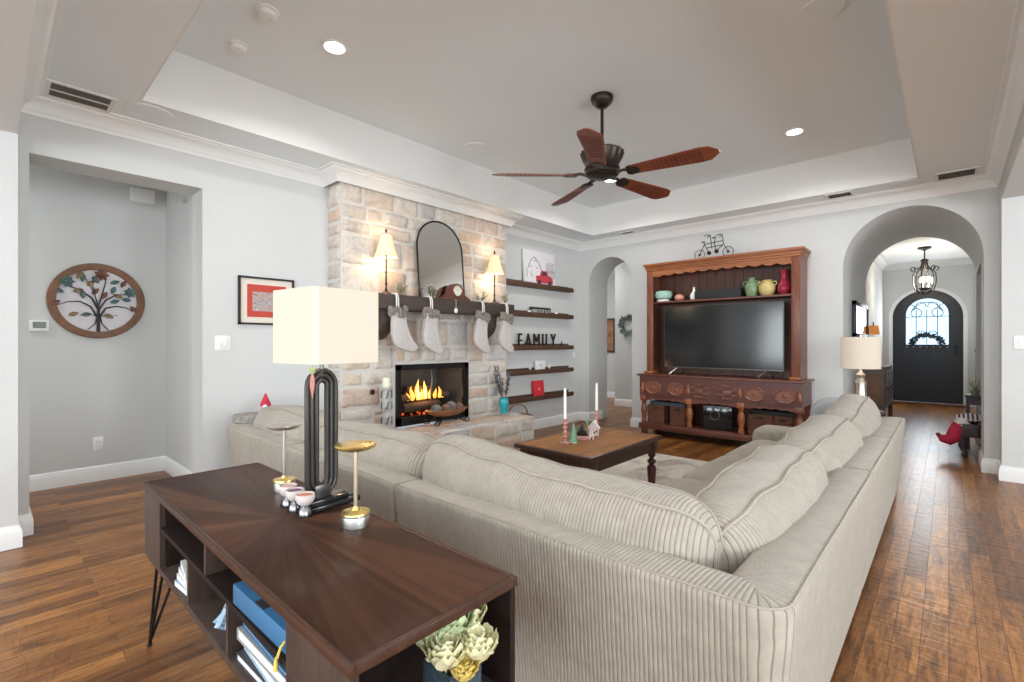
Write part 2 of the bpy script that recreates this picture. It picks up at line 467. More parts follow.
# ------------------------------------------------------------------ the room shell
XL, YB, XR, ZC, ZT = -4.25, 6.23, 0.34, 2.743, 3.13
f = MB(); f.box(-8.2, 4.6, -5.1, 13.6, -0.1, 0.0); struct('floor', f, 'plank_floor')

c = MB()                                               # flat ceiling with the raised tray
c.box(-8.2, -3.78, -5.1, 6.9, ZC, 3.25); c.box(-0.21, 4.6, -5.1, 6.9, ZC, 3.25)
c.box(-3.78, -0.21, -5.1, 0.65, ZC, 3.25); c.box(-3.78, -0.21, 5.84, 6.9, ZC, 3.25)
c.box(-3.85, -0.15, 0.6, 5.9, ZT, 3.25)
struct('ceiling', c, 'ceiling_paint')
c = MB()                                               # painted upright sides of the tray
for x0, x1, y0, y1 in ((-3.785, -3.776, 0.65, 5.84), (-0.214, -0.205, 0.65, 5.84), (-3.776, -0.214, 5.836, 5.845), (-3.776, -0.214, 0.645, 0.654)): c.box(x0, x1, y0, y1, ZC - .001, ZT + .01)
struct('trim_4', c, 'tray_white')

w = MB()                                               # left wall with the hall opening and the firebox notch
w.prism([(0.1, 0), (0.17, 0), (0.17, 2.392), (1.11, 2.392), (1.11, 0), (2.72, 0), (2.72, 0.98), (3.6, 0.98), (3.6, 0), (6.3, 0), (6.3, 2.8), (0.1, 2.8)], -4.53, XL, 'yz')
struct('wall_left', w, 'wall_paint')
w = MB()                                               # stub and header between this room and the kitchen
w.prism([(-4.53, 0), (-4.045, 0), (-4.045, 2.43), (3.2, 2.43), (3.2, 2.8), (-4.53, 2.8)], -0.16, 0.115, 'xz')
struct('wall_near', w, 'wall_paint')

w = MB()                                               # back wall with two arched openings
poly = [(-4.6, 0), (-4.09, 0), (-4.09, 2.105)] + arc(-3.725, 2.105, 0.365, 180, 0, 24, 0.375)[1:] + [(-3.36, 0), (-0.845, 0), (-0.845, 2.02)]
poly += arc(-0.3025, 2.02, 0.5425, 180, 0, 32, 0.555)[1:] + [(0.24, 0), (0.36, 0), (0.36, 2.8), (-4.6, 2.8)]
w.prism(poly, YB, 6.76, 'xz'); struct('wall_back', w, 'wall_paint')
w = MB()                                               # barrel vaulted passage to the entry
poly = [(-1.1, 0), (-0.845, 0), (-0.845, 2.02)] + arc(-0.3025, 2.02, 0.5425, 180, 0, 32, 0.555)[1:] + [(0.36, 2.02), (0.36, 3.1), (-1.1, 3.1)]
w.prism(poly, 6.76, 8.17, 'xz')
w.box(0.24, 0.36, 7.95, 8.17, 0, 2.02)
struct('wall_passage', w, 'wall_paint')
w = MB(); w.box(1.1, 1.2, 6.5, 8.2, 0, 2.6); w.box(0.36, 1.1, 8.07, 8.2, 0, 2.6); w.box(0.36, 1.1, 6.5, 6.6, 0, 2.6); w.box(0.36, 1.2, 6.5, 8.2, 2.5, 2.6)
struct('wall_alcove', w, 'wall_paint')
w = MB(); w.box(XR, 4.6, 5.97, 6.4, 0, 2.8)             # wall of the next room beyond the right opening
struct('wall_right', w, 'wall_paint')
w = MB(); w.box(XR, 0.54, 0.115, 5.97, 2.46, 2.8); struct('wall_header', w, 'wall_paint')

w = MB(); w.box(-5.6, -5.47, -3.1, 1.3, 0, 2.8); w.box(-5.47, -4.53, 1.13, 1.3, 0, 2.8); w.box(-5.6, -4.3, -3.1, -2.95, 0, 2.8)
w.box(-4.53, -4.4, -3.1, -0.1, 0, 2.8)
struct('wall_hall', w, 'wall_paint')
w = MB(); w.box(-4.74, -2.7, 8.12, 8.25, 0, 3.2); w.box(-8.0, -4.6, 9.2, 9.3, 0, 3.2); w.box(-8.1, -8.0, 6.5, 9.3, 0, 3.2); w.box(-2.8, -2.7, 6.76, 8.2, 0, 3.2)
w.box(-8.1, -4.53, 6.6, 6.76, 0, 3.2); w.box(-4.74, -4.62, 8.25, 9.2, 0, 3.2)
struct('wall_beyond', w, 'wall_paint')
w = MB(); w.box(-8.2, -2.6, 6.7, 9.4, 3.1, 3.2); struct('ceiling_beyond', w, 'ceiling_paint')

w = MB()                                               # entry hall
w.box(-1.15, -1.0, 8.17, 12.6, 0, 3.4); w.box(0.36, 0.5, 8.17, 12.6, 0, 3.4)
w.box(-1.0, 0.36, 8.12, 8.2, 2.58, 3.4)
poly = [(-1.1, 0), (-0.845, 0), (-0.845, 1.715)] + arc(-0.322, 1.715, 0.523, 180, 0, 28)[1:] + [(0.201, 0), (0.46, 0), (0.46, 3.4), (-1.1, 3.4)]
w.prism(poly, 12.4, 12.6, 'xz'); struct('wall_entry', w, 'wall_paint')
w = MB(); w.box(-1.15, 0.5, 8.1, 12.6, 2.795, 2.9)
struct('ceiling_entry', w, 'hallway_white')

# kitchen shell behind the camera, with window openings
w = MB()
xs = [-6.0, -4.35, -2.85, -1.95, -0.45, 0.45, 1.95, 2.65, 4.15, 4.6]
w.box(-6.0, 4.6, -5.1, -4.95, 0, 0.5); w.box(-6.0, 4.6, -5.1, -4.95, 2.4, 2.8)
for a, b2 in ((-6.0, -4.35), (-2.85, -1.95), (-0.45, 0.45), (1.95, 2.65), (4.15, 4.6)): w.box(a, b2, -5.1, -4.95, 0.5, 2.4)
struct('wall_kitchen_back', w, 'wall_paint')
w = MB()
w.box(4.5, 4.65, -5.1, 6.4, 0, 0.5); w.box(4.5, 4.65, -5.1, 6.4, 2.4, 2.8)
for a, b2 in ((-5.1, -3.8), (-2.2, -0.4), (1.2, 2.4), (4.0, 6.4)): w.box(4.5, 4.65, a, b2, 0.5, 2.4)
struct('wall_kitchen_right', w, 'wall_paint')
w = MB(); w.box(-6.1, -6.0, -5.1, -3.0, 0, 2.8); struct('wall_kitchen_left', w, 'wall_paint')

def sweep(mb, section, path, closed=False, side=1, uvs=None):
    """section (offset, z) carried along a plan path, offset to the left of travel when side = 1; mitred corners"""
    n = len(path); rings = []
    for i in range(n):
        p = Vector(path[i])
        pr = Vector(path[i - 1]) if (i > 0 or closed) else None
        nx = Vector(path[(i + 1) % n]) if (i < n - 1 or closed) else None
        d1 = (p - pr).normalized() if pr is not None else (nx - p).normalized()
        d2 = (nx - p).normalized() if nx is not None else d1
        n1 = Vector((-d1.y, d1.x)) * side; n2 = Vector((-d2.y, d2.x)) * side
        mi = (n1 + n2).normalized(); k = 1 / max(0.3, mi.dot(n1))
        rings.append([Vector((p.x + mi.x * o * k, p.y + mi.y * o * k, z)) for o, z in section])
    return mb.rings(rings, loop=closed, uvs=uvs)

# crown moulding round the room (steps out round the chimney breast)
XS = -3.99
crown = [(0.0, 2.63), (0.012, 2.63), (0.016, 2.645), (0.024, 2.652), (0.03, 2.668), (0.05, 2.69), (0.074, 2.71), (0.086, 2.716), (0.09, 2.73), (0.11, 2.733), (0.115, 2.745), (0.0, 2.745)]
m_ = MB()
sweep(m_, crown, [(XR, 0.115), (XR, YB), (XL, YB), (XL, 4.325), (XS + 0.01, 4.325), (XS + 0.01, 2.076), (XL, 2.076), (XL, 0.115)], closed=True)
tag(m_.build('trim_1', 'trim_white', ang=50), kind='structure')
m_ = MB()
sweep(m_, [(o, z + 0.052) for o, z in crown], [(0.36, 8.2), (0.36, 12.4), (-1.0, 12.4), (-1.0, 8.2)], closed=True)
tag(m_.build('trim_2', 'trim_white', ang=50), kind='structure')

base = [(-0.004, 0.0), (0.018, 0.0), (0.018, 0.095), (0.015, 0.105), (0.012, 0.112), (0.012, 0.118), (0.006, 0.13), (-0.004, 0.135)]
def baseboard(name, *paths):
    b_ = MB()
    for p in paths: sweep(b_, base, p, side=1)
    return tag(b_.build(name, 'trim_white', ang=50), kind='structure')
baseboard('baseboard_left', [(XL, 2.08), (XL, 1.11), (-4.53, 1.11)], [(-4.53, 0.17), (XL, 0.17), (XL, 0.115), (-4.045, 0.115), (-4.045, -0.16), (-4.5, -0.16)],
          [(-4.12, YB + 0.4), (-4.09, 6.6), (-4.09, YB), (XL, YB), (XL, 4.32)][1:])
baseboard('baseboard_hall', [(-4.53, 1.13), (-5.47, 1.13), (-5.47, -2.9)])
baseboard('baseboard_back', [(-0.845, 8.16), (-0.845, YB), (-3.36, YB), (-3.36, 6.74)], [(4.4, 5.97), (XR, 5.97), (XR, YB), (0.24, YB), (0.24, 6.74)])
baseboard('baseboard_beyond', [(-2.85, 8.12), (-4.74, 8.12)], [(-4.76, 9.2), (-7.9, 9.2)])
baseboard('baseboard_entry', [(-0.9, 12.4), (-1.0, 12.4), (-1.0, 8.2)], [(0.36, 8.2), (0.36, 12.4), (0.26, 12.4)])
# arched white casing round the entry door
b_ = MB()
pts = [(-0.845, 0.0), (-0.845, 1.715)] + arc(-0.322, 1.715, 0.523, 180, 0, 28)[1:] + [(0.201, 0.0)]
outp = [(0.259, 0.0), (0.259, 1.715)] + arc(-0.322, 1.715, 0.581, 0, 180, 28)[1:] + [(-0.903, 0.0)]
b_.prism(pts + outp, 12.37, 12.41, 'xz'); struct('trim_3', b_, 'trim_white')

isl = thing('bounce_island', 'long white island added out of view to bounce daylight upward', 'kitchen island', (1.9, -1.9, 0))
MB().box(-1.2, 1.2, -.5, .5, .0, .88, .006).build('cabinet_body', 'trim_white', isl)  # unseen white block, added to bounce daylight onto the ceiling
MB().box(-1.28, 1.28, -.58, .58, .88, .92, .006).build('worktop', 'trim_white', isl)

# ------------------------------------------------------------------ stone fireplace
def ashlar(mb, lay, O, U, V, Nn, W, H, rr, rows=(0.14, 0.19, 0.24, 0.28), wid=(0.17, 0.46), depth=0.022, gap=0.017, cell=0.035, edge=0.016):
    """rough squared stones laid in courses over a W x H rectangle, each with its own bulge and tone"""
    O, U, V, Nn = Vector(O), Vector(U), Vector(V), Vector(Nn)
    z = 0.0; rects = []
    while z < H - 0.02:
        h = min(rr.choice(rows), H - z)
        if H - z - h < 0.09: h = H - z
        x = 0.0
        while x < W - 0.02:
            ww = min(rr.uniform(*wid), W - x)
            if W - x - ww < 0.11: ww = W - x
            if h > 0.19 and ww < 0.34 and rr.random() < 0.45:
                k = rr.uniform(0.4, 0.6); rects += [(x, z, ww, h * k), (x, z + h * k, ww, h * (1 - k))]
            else: rects.append((x, z, ww, h))
            x += ww
        z += h
    for x, z, ww, h in rects:
        tone = rr.random(); nu = max(3, int(ww / cell) + 1); nv = max(3, int(h / cell) + 1); d0 = rr.uniform(0.5, 1.0) * depth; sd = rr.uniform(0, 50)
        g = gap * rr.uniform(0.4, 0.9)
        us = [0, edge] + [edge + (ww - 2 * g - 2 * edge) * i / nu for i in range(1, nu)] + [ww - 2 * g - edge, ww - 2 * g]
        vs = [0, edge] + [edge + (h - 2 * g - 2 * edge) * i / nv for i in range(1, nv)] + [h - 2 * g - edge, h - 2 * g]
        grid = []
        for j, vv in enumerate(vs):
            row = []
            for i, uu in enumerate(us):
                eb = min(i, len(us) - 1 - i, j, len(vs) - 1 - j)
                q = Vector((x + uu, z + vv, sd))
                n1 = mnoise.noise(q * 9) * 0.5 + mnoise.noise(q * 22) * 0.4
                if eb == 0: dd = -0.004
                else: dd = d0 * (0.7 if eb == 1 else 1.0) + 0.019 * n1
                ju = 0.012 * mnoise.noise(q * 17 + Vector((9, 0, 0))) if eb <= 1 else 0
                jv = 0.012 * mnoise.noise(q * 17 + Vector((0, 9, 0))) if eb <= 1 else 0
                row.append(mb.bm.verts.new(O + U * min(max(x + g + uu + ju, 0), W) + V * min(max(z + g + vv + jv, 0), H) + Nn * dd))
            grid.append(row)
        for j in range(len(vs) - 1):
            for i in range(len(us) - 1):
                fc = mb.bm.faces.new((grid[j][i], grid[j][i + 1], grid[j + 1][i + 1], grid[j + 1][i]))
                fc[lay] = tone

FY0, FY1, HX, HZ = 2.10, 4.30, -3.565, 0.365
fire = thing('stone_fireplace', 'floor to ceiling fireplace of pale rough stone blocks with raised hearth', 'fireplace', (-4.1, 3.2, 0))
def lp(x, y, z): return (x + 4.1, y - 3.2, z)
def fbox(mb, x0, x1, y0, y1, z0, z1, bev=0): return mb.box(x0 + 4.1, x1 + 4.1, y0 - 3.2, y1 - 3.2, z0, z1, bev)
mb = MB()
fbox(mb, XL + .001, XS - .02, FY0 + .02, 2.69, 0, 2.735); fbox(mb, XL + .001, XS - .02, 3.63, FY1 - .02, 0, 2.735); fbox(mb, XL + .001, XS - .02, 2.69, 3.63, 0.985, 2.735)
mb.build('chimney_core', 'mortar', fire, smooth=False)
mb = MB(); lay = mb.bm.faces.layers.float.new('tone'); rs = random.Random(11)
XF = XS - 0.02
ashlar(mb, lay, lp(XF, FY0 + .02, 1.16), (0, 1, 0), (0, 0, 1), (1, 0, 0), FY1 - FY0 - .04, 1.5, rs)
ashlar(mb, lay, lp(XF, FY0 + .02, HZ), (0, 1, 0), (0, 0, 1), (1, 0, 0), 0.55, 1.16 - HZ, rs)
ashlar(mb, lay, lp(XF, 3.65, HZ), (0, 1, 0), (0, 0, 1), (1, 0, 0), FY1 - .02 - 3.65, 1.16 - HZ, rs)
ashlar(mb, lay, lp(XF, 2.67, 1.0), (0, 1, 0), (0, 0, 1), (1, 0, 0), 0.98, 0.16, rs, rows=(0.16,), wid=(0.14, 0.24))
ashlar(mb, lay, lp(XL + .002, FY0 + .02, 0.02), (1, 0, 0), (0, 0, 1), (0, -1, 0), XF - XL, 2.62, rs, wid=(0.12, 0.24))
ashlar(mb, lay, lp(XF, FY1 - .02, 0.02), (-1, 0, 0), (0, 0, 1), (0, 1, 0), XF - XL, 2.62, rs, wid=(0.12, 0.24))
mb.build('stone_facing', 'ashlar_stone', fire, ang=30, fix=False)
mb = MB(); fbox(mb, XF, HX - .02, FY0, FY1 - .0, 0, HZ - .03)
mb.build('hearth_core', 'mortar', fire, smooth=False)
mb = MB(); lay = mb.bm.faces.layers.float.new('tone')
ashlar(mb, lay, lp(HX - .02, FY0, 0.0), (0, 1, 0), (0, 0, 1), (1, 0, 0), FY1 - FY0, HZ - .02, rs, rows=(0.12, 0.165), wid=(0.2, 0.45))
ashlar(mb, lay, lp(HX - .02, FY1, 0.0), (-1, 0, 0), (0, 0, 1), (0, 1, 0), HX - XF, HZ - .02, rs, rows=(0.12, 0.165), wid=(0.16, 0.3))
ashlar(mb, lay, lp(XF + .0, FY0, HZ - .03), (0, 1, 0), (1, 0, 0), (0, 0, 1), FY1 - FY0, HX - XF - .005, rs, rows=(0.2, 0.24), wid=(0.3, 0.6), depth=0.03, gap=0.006)
mb.build('hearth_stone', 'ashlar_stone', fire, ang=30, fix=False)
# firebox: black frame, dark lining, mesh curtain rod
Y0, Y1, Z0, Z1 = 2.69, 3.63, HZ + .012, 0.985
mb = MB()
fbox(mb, -4.02, XS + .012, Y0, Y0 + .045, Z0, Z1); fbox(mb, -4.02, XS + .012, Y1 - .06, Y1, Z0, Z1); fbox(mb, -4.02, XS + .012, Y0, Y1, Z1 - .055, Z1); fbox(mb, -4.02, XS + .012, Y0, Y1, Z0, Z0 + .085)
mb.build('firebox_frame', 'black_metal', fire, smooth=False)
mat('firebrick_dark', (0.10, 0.095, 0.085), 0.85, var=0.3, vscale=9, bump=0.3)
mb = MB()
fbox(mb, -4.5, -4.49, Y0 + .03, Y1 - .03, Z0, Z1); fbox(mb, -4.5, -4.02, Y0 + .035, Y0 + .045, Z0, Z1); fbox(mb, -4.5, -4.02, Y1 - .045, Y1 - .035, Z0, Z1)
fbox(mb, -4.5, -4.02, Y0 + .03, Y1 - .03, Z0, Z0 + .03); fbox(mb, -4.5, -4.02, Y0 + .03, Y1 - .03, Z1 - .03, Z1 - .01)
mb.build('firebox_lining', 'firebrick_dark', fire, smooth=False)
for k in range(2):
    y = -0.06 + k * 0.44
    mb = MB(); mb.tube([(0.085, y + 0.008 * math.sin(i), 0.42 + i * 0.05) for i in range(11)], 0.009, 6); mb.build('mesh_curtain', 'grille_dark', fire)

gr = thing('fire_grate', 'black iron grate under the burning logs in the firebox', 'grate', (-4.2, 3.1, Z0 + .03))
mb = MB()
for k in range(7): mb.tube([(-.15, -.27 + k * .09, .05), (.13, -.27 + k * .09, .05), (.15, -.27 + k * .09, .09)], .007, 6)
mb.tube([(0.1, -.3, .05), (.1, .3, .05)], .008, 6); mb.tube([(-.1, -.3, .05), (-.1, .3, .05)], .008, 6)
for a in (-.1, .1):
    for b2 in (-.28, .28): mb.tube([(a, b2, 0), (a, b2, .05)], .007, 6)
mb.build('grate_bars', 'black_metal', gr)
logs = [((-4.13, 3.08, .53), .50, .05, 0.08, 'thick charred log at the front of the fire'), ((-4.27, 3.12, .535), .54, .055, -0.05, 'large log at the back of the fire'),
        ((-4.19, 3.0, .632), .42, .042, 0.35, 'split log lying across the top of the fire on the left'), ((-4.2, 3.29, .632), .36, .04, -0.4, 'short dark log leaning at the right end of the fire'),
        ((-4.21, 3.1, .715), .34, .034, 0.12, 'uppermost thin log glowing in the flames')]
for (p, L, r, a, lab) in logs:
    mb = MB(); prof = []
    rings = []
    for i in range(9):
        y = -L / 2 + L * i / 8
        rings.append([Vector((math.cos(2 * PI * k / 12), y / (r), math.sin(2 * PI * k / 12))) * r * 1.0 if False else Vector((r * (1 + .18 * mnoise.noise(Vector((math.cos(2 * PI * k / 12) * 2, y * 9, k * .3)))) * math.cos(2 * PI * k / 12), y, r * (1 + .18 * mnoise.noise(Vector((k * .7, y * 8, 3)))) * math.sin(2 * PI * k / 12))) for k in range(12)])
    mb.rings(rings)
    o = mb.build('firewood_log', 'log_bark', None, loc=p, rz=a); tag(o, lab, 'log', 'burning logs')
mb = MB()
rf = random.Random(5)
for k in range(26): mb.ball((rf.uniform(-.12, .12), rf.uniform(-.3, .3), rf.uniform(0, .012)), rf.uniform(.012, .022), seg=7, ring=5, lump=.5, seed=k)
tag(mb.build('embers', 'ember', loc=(-4.17, 3.05, Z0 + .085)), 'glowing red embers under the logs', 'embers', kind='stuff')
def flame(mb, y, z, h, w, x=0, s=0):
    rings = []
    for i in range(10):
        t = i / 9; r = w * (math.sin(PI * min(1, t * 0.85 + .15)) ** 0.8) * (1 - t) ** 0.55 + .001
        cx = x + .25 * w * math.sin(3.2 * t + s); cy = y + .55 * w * math.sin(4.4 * t + s * 1.7) * t
        rings.append([Vector((cx + r * .6 * math.cos(2 * PI * k / 8), cy + r * math.sin(2 * PI * k / 8), z + h * t)) for k in range(8)])
    mb.rings(rings)
mb = MB(); 
for k, (y, h, w) in enumerate(((-.1, .09, .028), (-.04, .15, .035), (.03, .22, .036), (.08, .11, .028), (.13, .20, .035), (.19, .10, .025), (.26, .11, .028), (.32, .13, .028), (.36, .09, .024), (-.2, .06, .02))): flame(mb, y, 0, h, w, 0, k)
fo = tag(mb.build('flames', 'flame', loc=(-4.14, 3.02, .60)), 'orange flames rising from the logs in the firebox', 'fire', kind='stuff')
mb = MB()
for k, (y, h, w) in enumerate(((-.04, .09, .018), (.03, .14, .021), (.13, .12, .020), (.32, .07, .014))): flame(mb, y, 0.01, h, w, .012, k)
mb.build('flame_core', 'flame_core', fo)
point_light('firelight', (-4.1, 3.1, .72), 5, (1.0, .5, .18), .08)

# gas key valve on the stone
mb = MB(); Mx = Matrix.Rotation(rad(90), 4, 'Y')
t = thing('gas_valve', 'small round dark gas valve on the stone left of the firebox', 'valve', (XS + .02, 2.41, .742))
mb.lathe([(0, 0), (.026, 0), (.026, .006), (.012, .01), (.012, .02), (0, .02)], seg=16, M=Mx).build('valve_plate', 'bronze', t)
mb = MB(); mb.box(.012, .03, -.005, .005, -.005, .005).build('key_hole', 'black_metal', t)

# mantel beam on two corbels
XM = -3.73
t = thing('mantel_shelf', 'heavy dark timber mantel beam across the stone chimney breast', 'mantel', (XM - .13, 3.22, 1.51))
mb = MB(); mb.box(-.105, .13, -.92, .905, 0, .135, .008)
mb.build('beam', 'mantel_wood', t)
for y in (-.77, .585):
    mb = MB()
    mb.prism([(-.105, 0), (.095, 0), (.095, -.10), (.085, -.14), (.06, -.185), (.02, -.225), (-.04, -.26), (-.09, -.275), (-.105, -.28)], y - .06, y + .06, 'xz', .006)
    mb.build('corbel', 'mantel_wood', t)

# ------------------------------------------------------------------ things on the mantel
MZ = 1.646
def buffet_lamp(y, label):
    t = thing('buffet_lamp', label, 'lamp', (-3.86, y, MZ), 0, 'slender lamps on the mantel')
    mb = MB(); mb.lathe([(0, 0), (.055, 0), (.058, .008), (.05, .016), (.03, .024), (.016, .034), (.012, .05), (0.01, .06)], seg=20); mb.build('base', 'bronze', t)
    mb = MB(); mb.lathe([(.008, .05), (.008, .09), (.013, .10), (.008, .112), (.007, .2), (.012, .21), (.007, .222), (.007, .36), (.014, .37), (.008, .385), (0, .386)], seg=12); mb.build('stem', 'bronze', t)
    mb = MB(); rings = []; n = 64
    for (r, z) in ((.108, .352), (.104, .358), (.088, .40), (.072, .45), (.061, .50), (.053, .545), (.050, .562)):
        rings.append([Vector((r * (1 + .03 * math.cos(12 * 2 * PI * k / n)) * math.cos(2 * PI * k / n), r * (1 + .03 * math.cos(12 * 2 * PI * k / n)) * math.sin(2 * PI * k / n), z)) for k in range(n)])
    mb.rings(rings, cap0=False, cap1=False); s = mb.build('lamp_shade', 'shade_cream', t)
    for r, z in ((.108, .352), (.05, .562)):
        mb = MB(); mb.tube([(r * math.cos(2 * PI * k / 24), r * math.sin(2 * PI * k / 24), z) for k in range(24)], .0035, 6, True); mb.build('trim_cord', 'shade_trim', s)
    mb = MB(); mb.lathe([(0, .56), (.008, .565), (.006, .58), (.012, .592), (.009, .606), (0, .62)], seg=10); mb.build('finial', 'bronze', t)
    mb = MB(); mb.ball((0, 0, .44), .022, .022, .032); mb.build('bulb', 'bulb_glow', t)
    point_light('buffet_bulb', (-3.86, y, MZ + .33), 4.5, (1, .72, .42), .03); point_light('buffet_bulb', (-3.86, y, MZ + .575), 2.2, (1, .72, .42), .03)
buffet_lamp(2.49, 'slender dark lamp with glowing cream shade on the mantel left of the mirror')
buffet_lamp(3.925, 'slender dark lamp with glowing cream shade on the mantel right of the mirror')

t = thing('arched_mirror', 'tall arched mirror with thin black frame leaning on the stone above the mantel', 'mirror', (XS + .088, 3.2, MZ + .002))
Ml = Matrix.Rotation(rad(-5.0), 4, 'Y')
hw, hs = .3, .53
inner = [(-hw, 0.0)] + [(-hw, hs)] + arc(0, hs, hw, 180, 0, 28)[1:] + [(hw, 0.0)]
mb = MB(); mb.prism(inner, -.006, .004, 'yz', M=Ml); mb.build('mirror_pane', 'mirror_glass', t, smooth=False)
mb = MB(); mb.tube([Ml @ Vector((.004, y, z)) for y, z in [(-hw, .008)] + [(-hw, hs)] + arc(0, hs, hw, 180, 0, 28)[1:] + [(hw, .008)]], .009, 8, True); mb.build('frame', 'black_metal', t)

t = thing('mantel_clock', 'reddish wooden tambour clock with round white dial on the mantel', 'clock', (-3.835, 3.30, MZ))
prof = [(-.19, 0), (-.19, .02), (-.15, .035), (-.10, .06)] + arc(0, .085, .09, 165, 15, 14) + [(.10, .06), (.15, .035), (.19, .02), (.19, 0)]
mb = MB(); mb.prism(prof, -.04, .045, 'yz', .004); mb.build('case', 'cherry', t)
mat('clock_face', (0.82, 0.80, 0.74), 0.5, var=.03)
Mx = Matrix.Rotation(rad(90), 4, 'Y')
mb = MB(); mb.lathe([(0, 0), (.052, 0), (.052, .006), (0, .006)], c=(.045, 0, .098), seg=28, M=Mx); d = mb.build('dial', 'clock_face', t)
mb = MB()
mb.tube([(.051, .055 * math.cos(2 * PI * k / 28), .098 + .055 * math.sin(2 * PI * k / 28)) for k in range(28)], .005, 6, True); mb.build('bezel', 'gold', t)
mb = MB(); mb.tube([(.053, 0, .098), (.053, .022, .115)], .0018, 5); mb.tube([(.053, 0, .098), (.053, -.012, .132)], .0015, 5)
for k in range(12):
    a = 2 * PI * k / 12; mb.tube([(.0525, .04 * math.cos(a), .098 + .04 * math.sin(a)), (.0525, .047 * math.cos(a), .098 + .047 * math.sin(a))], .0015, 4)
mb.build('hands', 'black_matte', d)

mat('leaf_green', (0.20, 0.27, 0.11), 0.7, var=.3, vscale=30); mat('leaf_pale', (0.42, 0.47, 0.28), 0.7, var=.25, vscale=30); mat('berry_white', (0.75, 0.72, 0.62), .6, var=.1)
mat('twig', (0.16, 0.10, 0.06), 0.8, var=.2)
def sprig(y, L, h, label, seed):
    r = random.Random(seed)
    t = thing('greenery_sprig', label, 'greenery', (-3.80, y, MZ), 0, 'greenery sprigs on the mantel')
    tw, gl, bl = MB(), MB(), MB()
    for k in range(13):
        a = r.uniform(0, 2 * PI); q = r.uniform(.3, 1)
        e = Vector((.05 * math.cos(a) * q, L * .5 * math.cos(a + 1.2) * q, h * r.uniform(.35, 1)))
        p0 = Vector((0, e.y * .25, .003)); tw.tube([p0, p0.lerp(e, .5) + Vector((0, 0, .015)), e], .0018, 5)
        for m in range(7):
            p = p0.lerp(e, .3 + .1 * m); p.z = max(p.z, .012); dd = Vector((r.uniform(-1, 1), r.uniform(-1, 1), r.uniform(.0, 1)))
            gl.leaf(p, dd, (0, 0, 1), r.uniform(.022, .04), .007)
        if k % 2: bl.ball(e, .007, seg=8, ring=5)
    tw.build('twigs', 'twig', t); gl.build('leaves', 'leaf_pale' if seed % 2 else 'leaf_green', t); bl.build('berries', 'berry_white', t)
sprig(2.60, .16, .13, 'sprig of green leaves beside the left mantel lamp', 1)
sprig(2.97, .15, .13, 'sprig of greenery at the lower left corner of the arched mirror', 2)
sprig(3.64, .2, .13, 'leafy sprig on the mantel between the clock and the right mantel lamp', 3)
sprig(4.03, .08, .12, 'short sprig at the right end of the mantel', 5)

mat('knit_cream', (0.62, 0.575, 0.55), 0.95, var=.12, vscale=45, bump=.7, bscale=110, spec=.1)
mat('fur_brown', (0.36, 0.32, 0.28), 1.0, var=.35, vscale=55, bump=.9, bscale=130, spec=.05)
mat('ribbon_white', (0.75, 0.73, 0.71), .8, var=.05)
stocking_poly = [(-.07, 0), (.07, 0), (.075, -.12), (.08, -.20), (.105, -.245), (.155, -.275), (.19, -.31), (.185, -.355), (.15, -.375), (.10, -.37), (.03, -.345), (-.03, -.32), (-.065, -.27), (-.075, -.2), (-.072, -.1)]
def stocking(y, rot, label, flip=1):
    t = thing('christmas_stocking', label, 'stocking', (XM + .045, y, MZ - .115), 0, 'cream knitted stockings hung along the mantel')
    Mr = Matrix.Rotation(rad(rot), 4, 'X')
    mb = MB(); mb.prism([(u * flip, v - .05) for u, v in stocking_poly][::flip], -.022, .024, 'yz', .016, 3, M=Mr); mb.build('knitted_body', 'knit_cream', t, ang=60)
    mb = MB(); r = random.Random(int(y * 100))
    for k in range(46):
        a = 2 * PI * k / 15; zz = -.012 - .075 * r.random()
        mb.ball(Mr @ Vector((.028 * math.cos(a), .082 * math.sin(a), zz)), r.uniform(.016, .026), seg=8, ring=5, lump=.6, seed=k)
    mb.build('fur_cuff', 'fur_brown', t)
    mb = MB(); mb.tube([(-.005, -.012, -.01), (.0, -.014, .07), (-.015, -.012, .112), (-.06, -.006, .121), (-.1, 0, .121)], .007, 6)
    mb.tube([(.006, .004, -.01), (.004, .002, .08), (-.012, .004, .112), (-.06, .006, .121)], .006, 6); mb.build('hanging_loop', 'ribbon_white', t)
stocking(2.50, 3, 'cream stocking with brown fur cuff at the left end of the mantel')
stocking(2.885, -8, 'cream stocking hung between the left lamp and the mirror')
stocking(3.58, -14, 'cream stocking hung below the mantel right of the clock')
stocking(3.955, -14, 'cream stocking hung at the right end of the mantel')
t = thing('hanging_ornament', 'small round white medallion hanging from a cord below the mantel clock', 'ornament', (XM + .012, 3.22, MZ - .10))
mb = MB(); mb.tube([(0, 0, .0), (0, 0, .095), (-.02, 0, .103)], .002, 5); mb.build('cord', 'ribbon_white', t)
mb = MB(); mb.ball((0, 0, -.015), .008, .024, .028); mb.build('medallion', 'candle_wax', t)

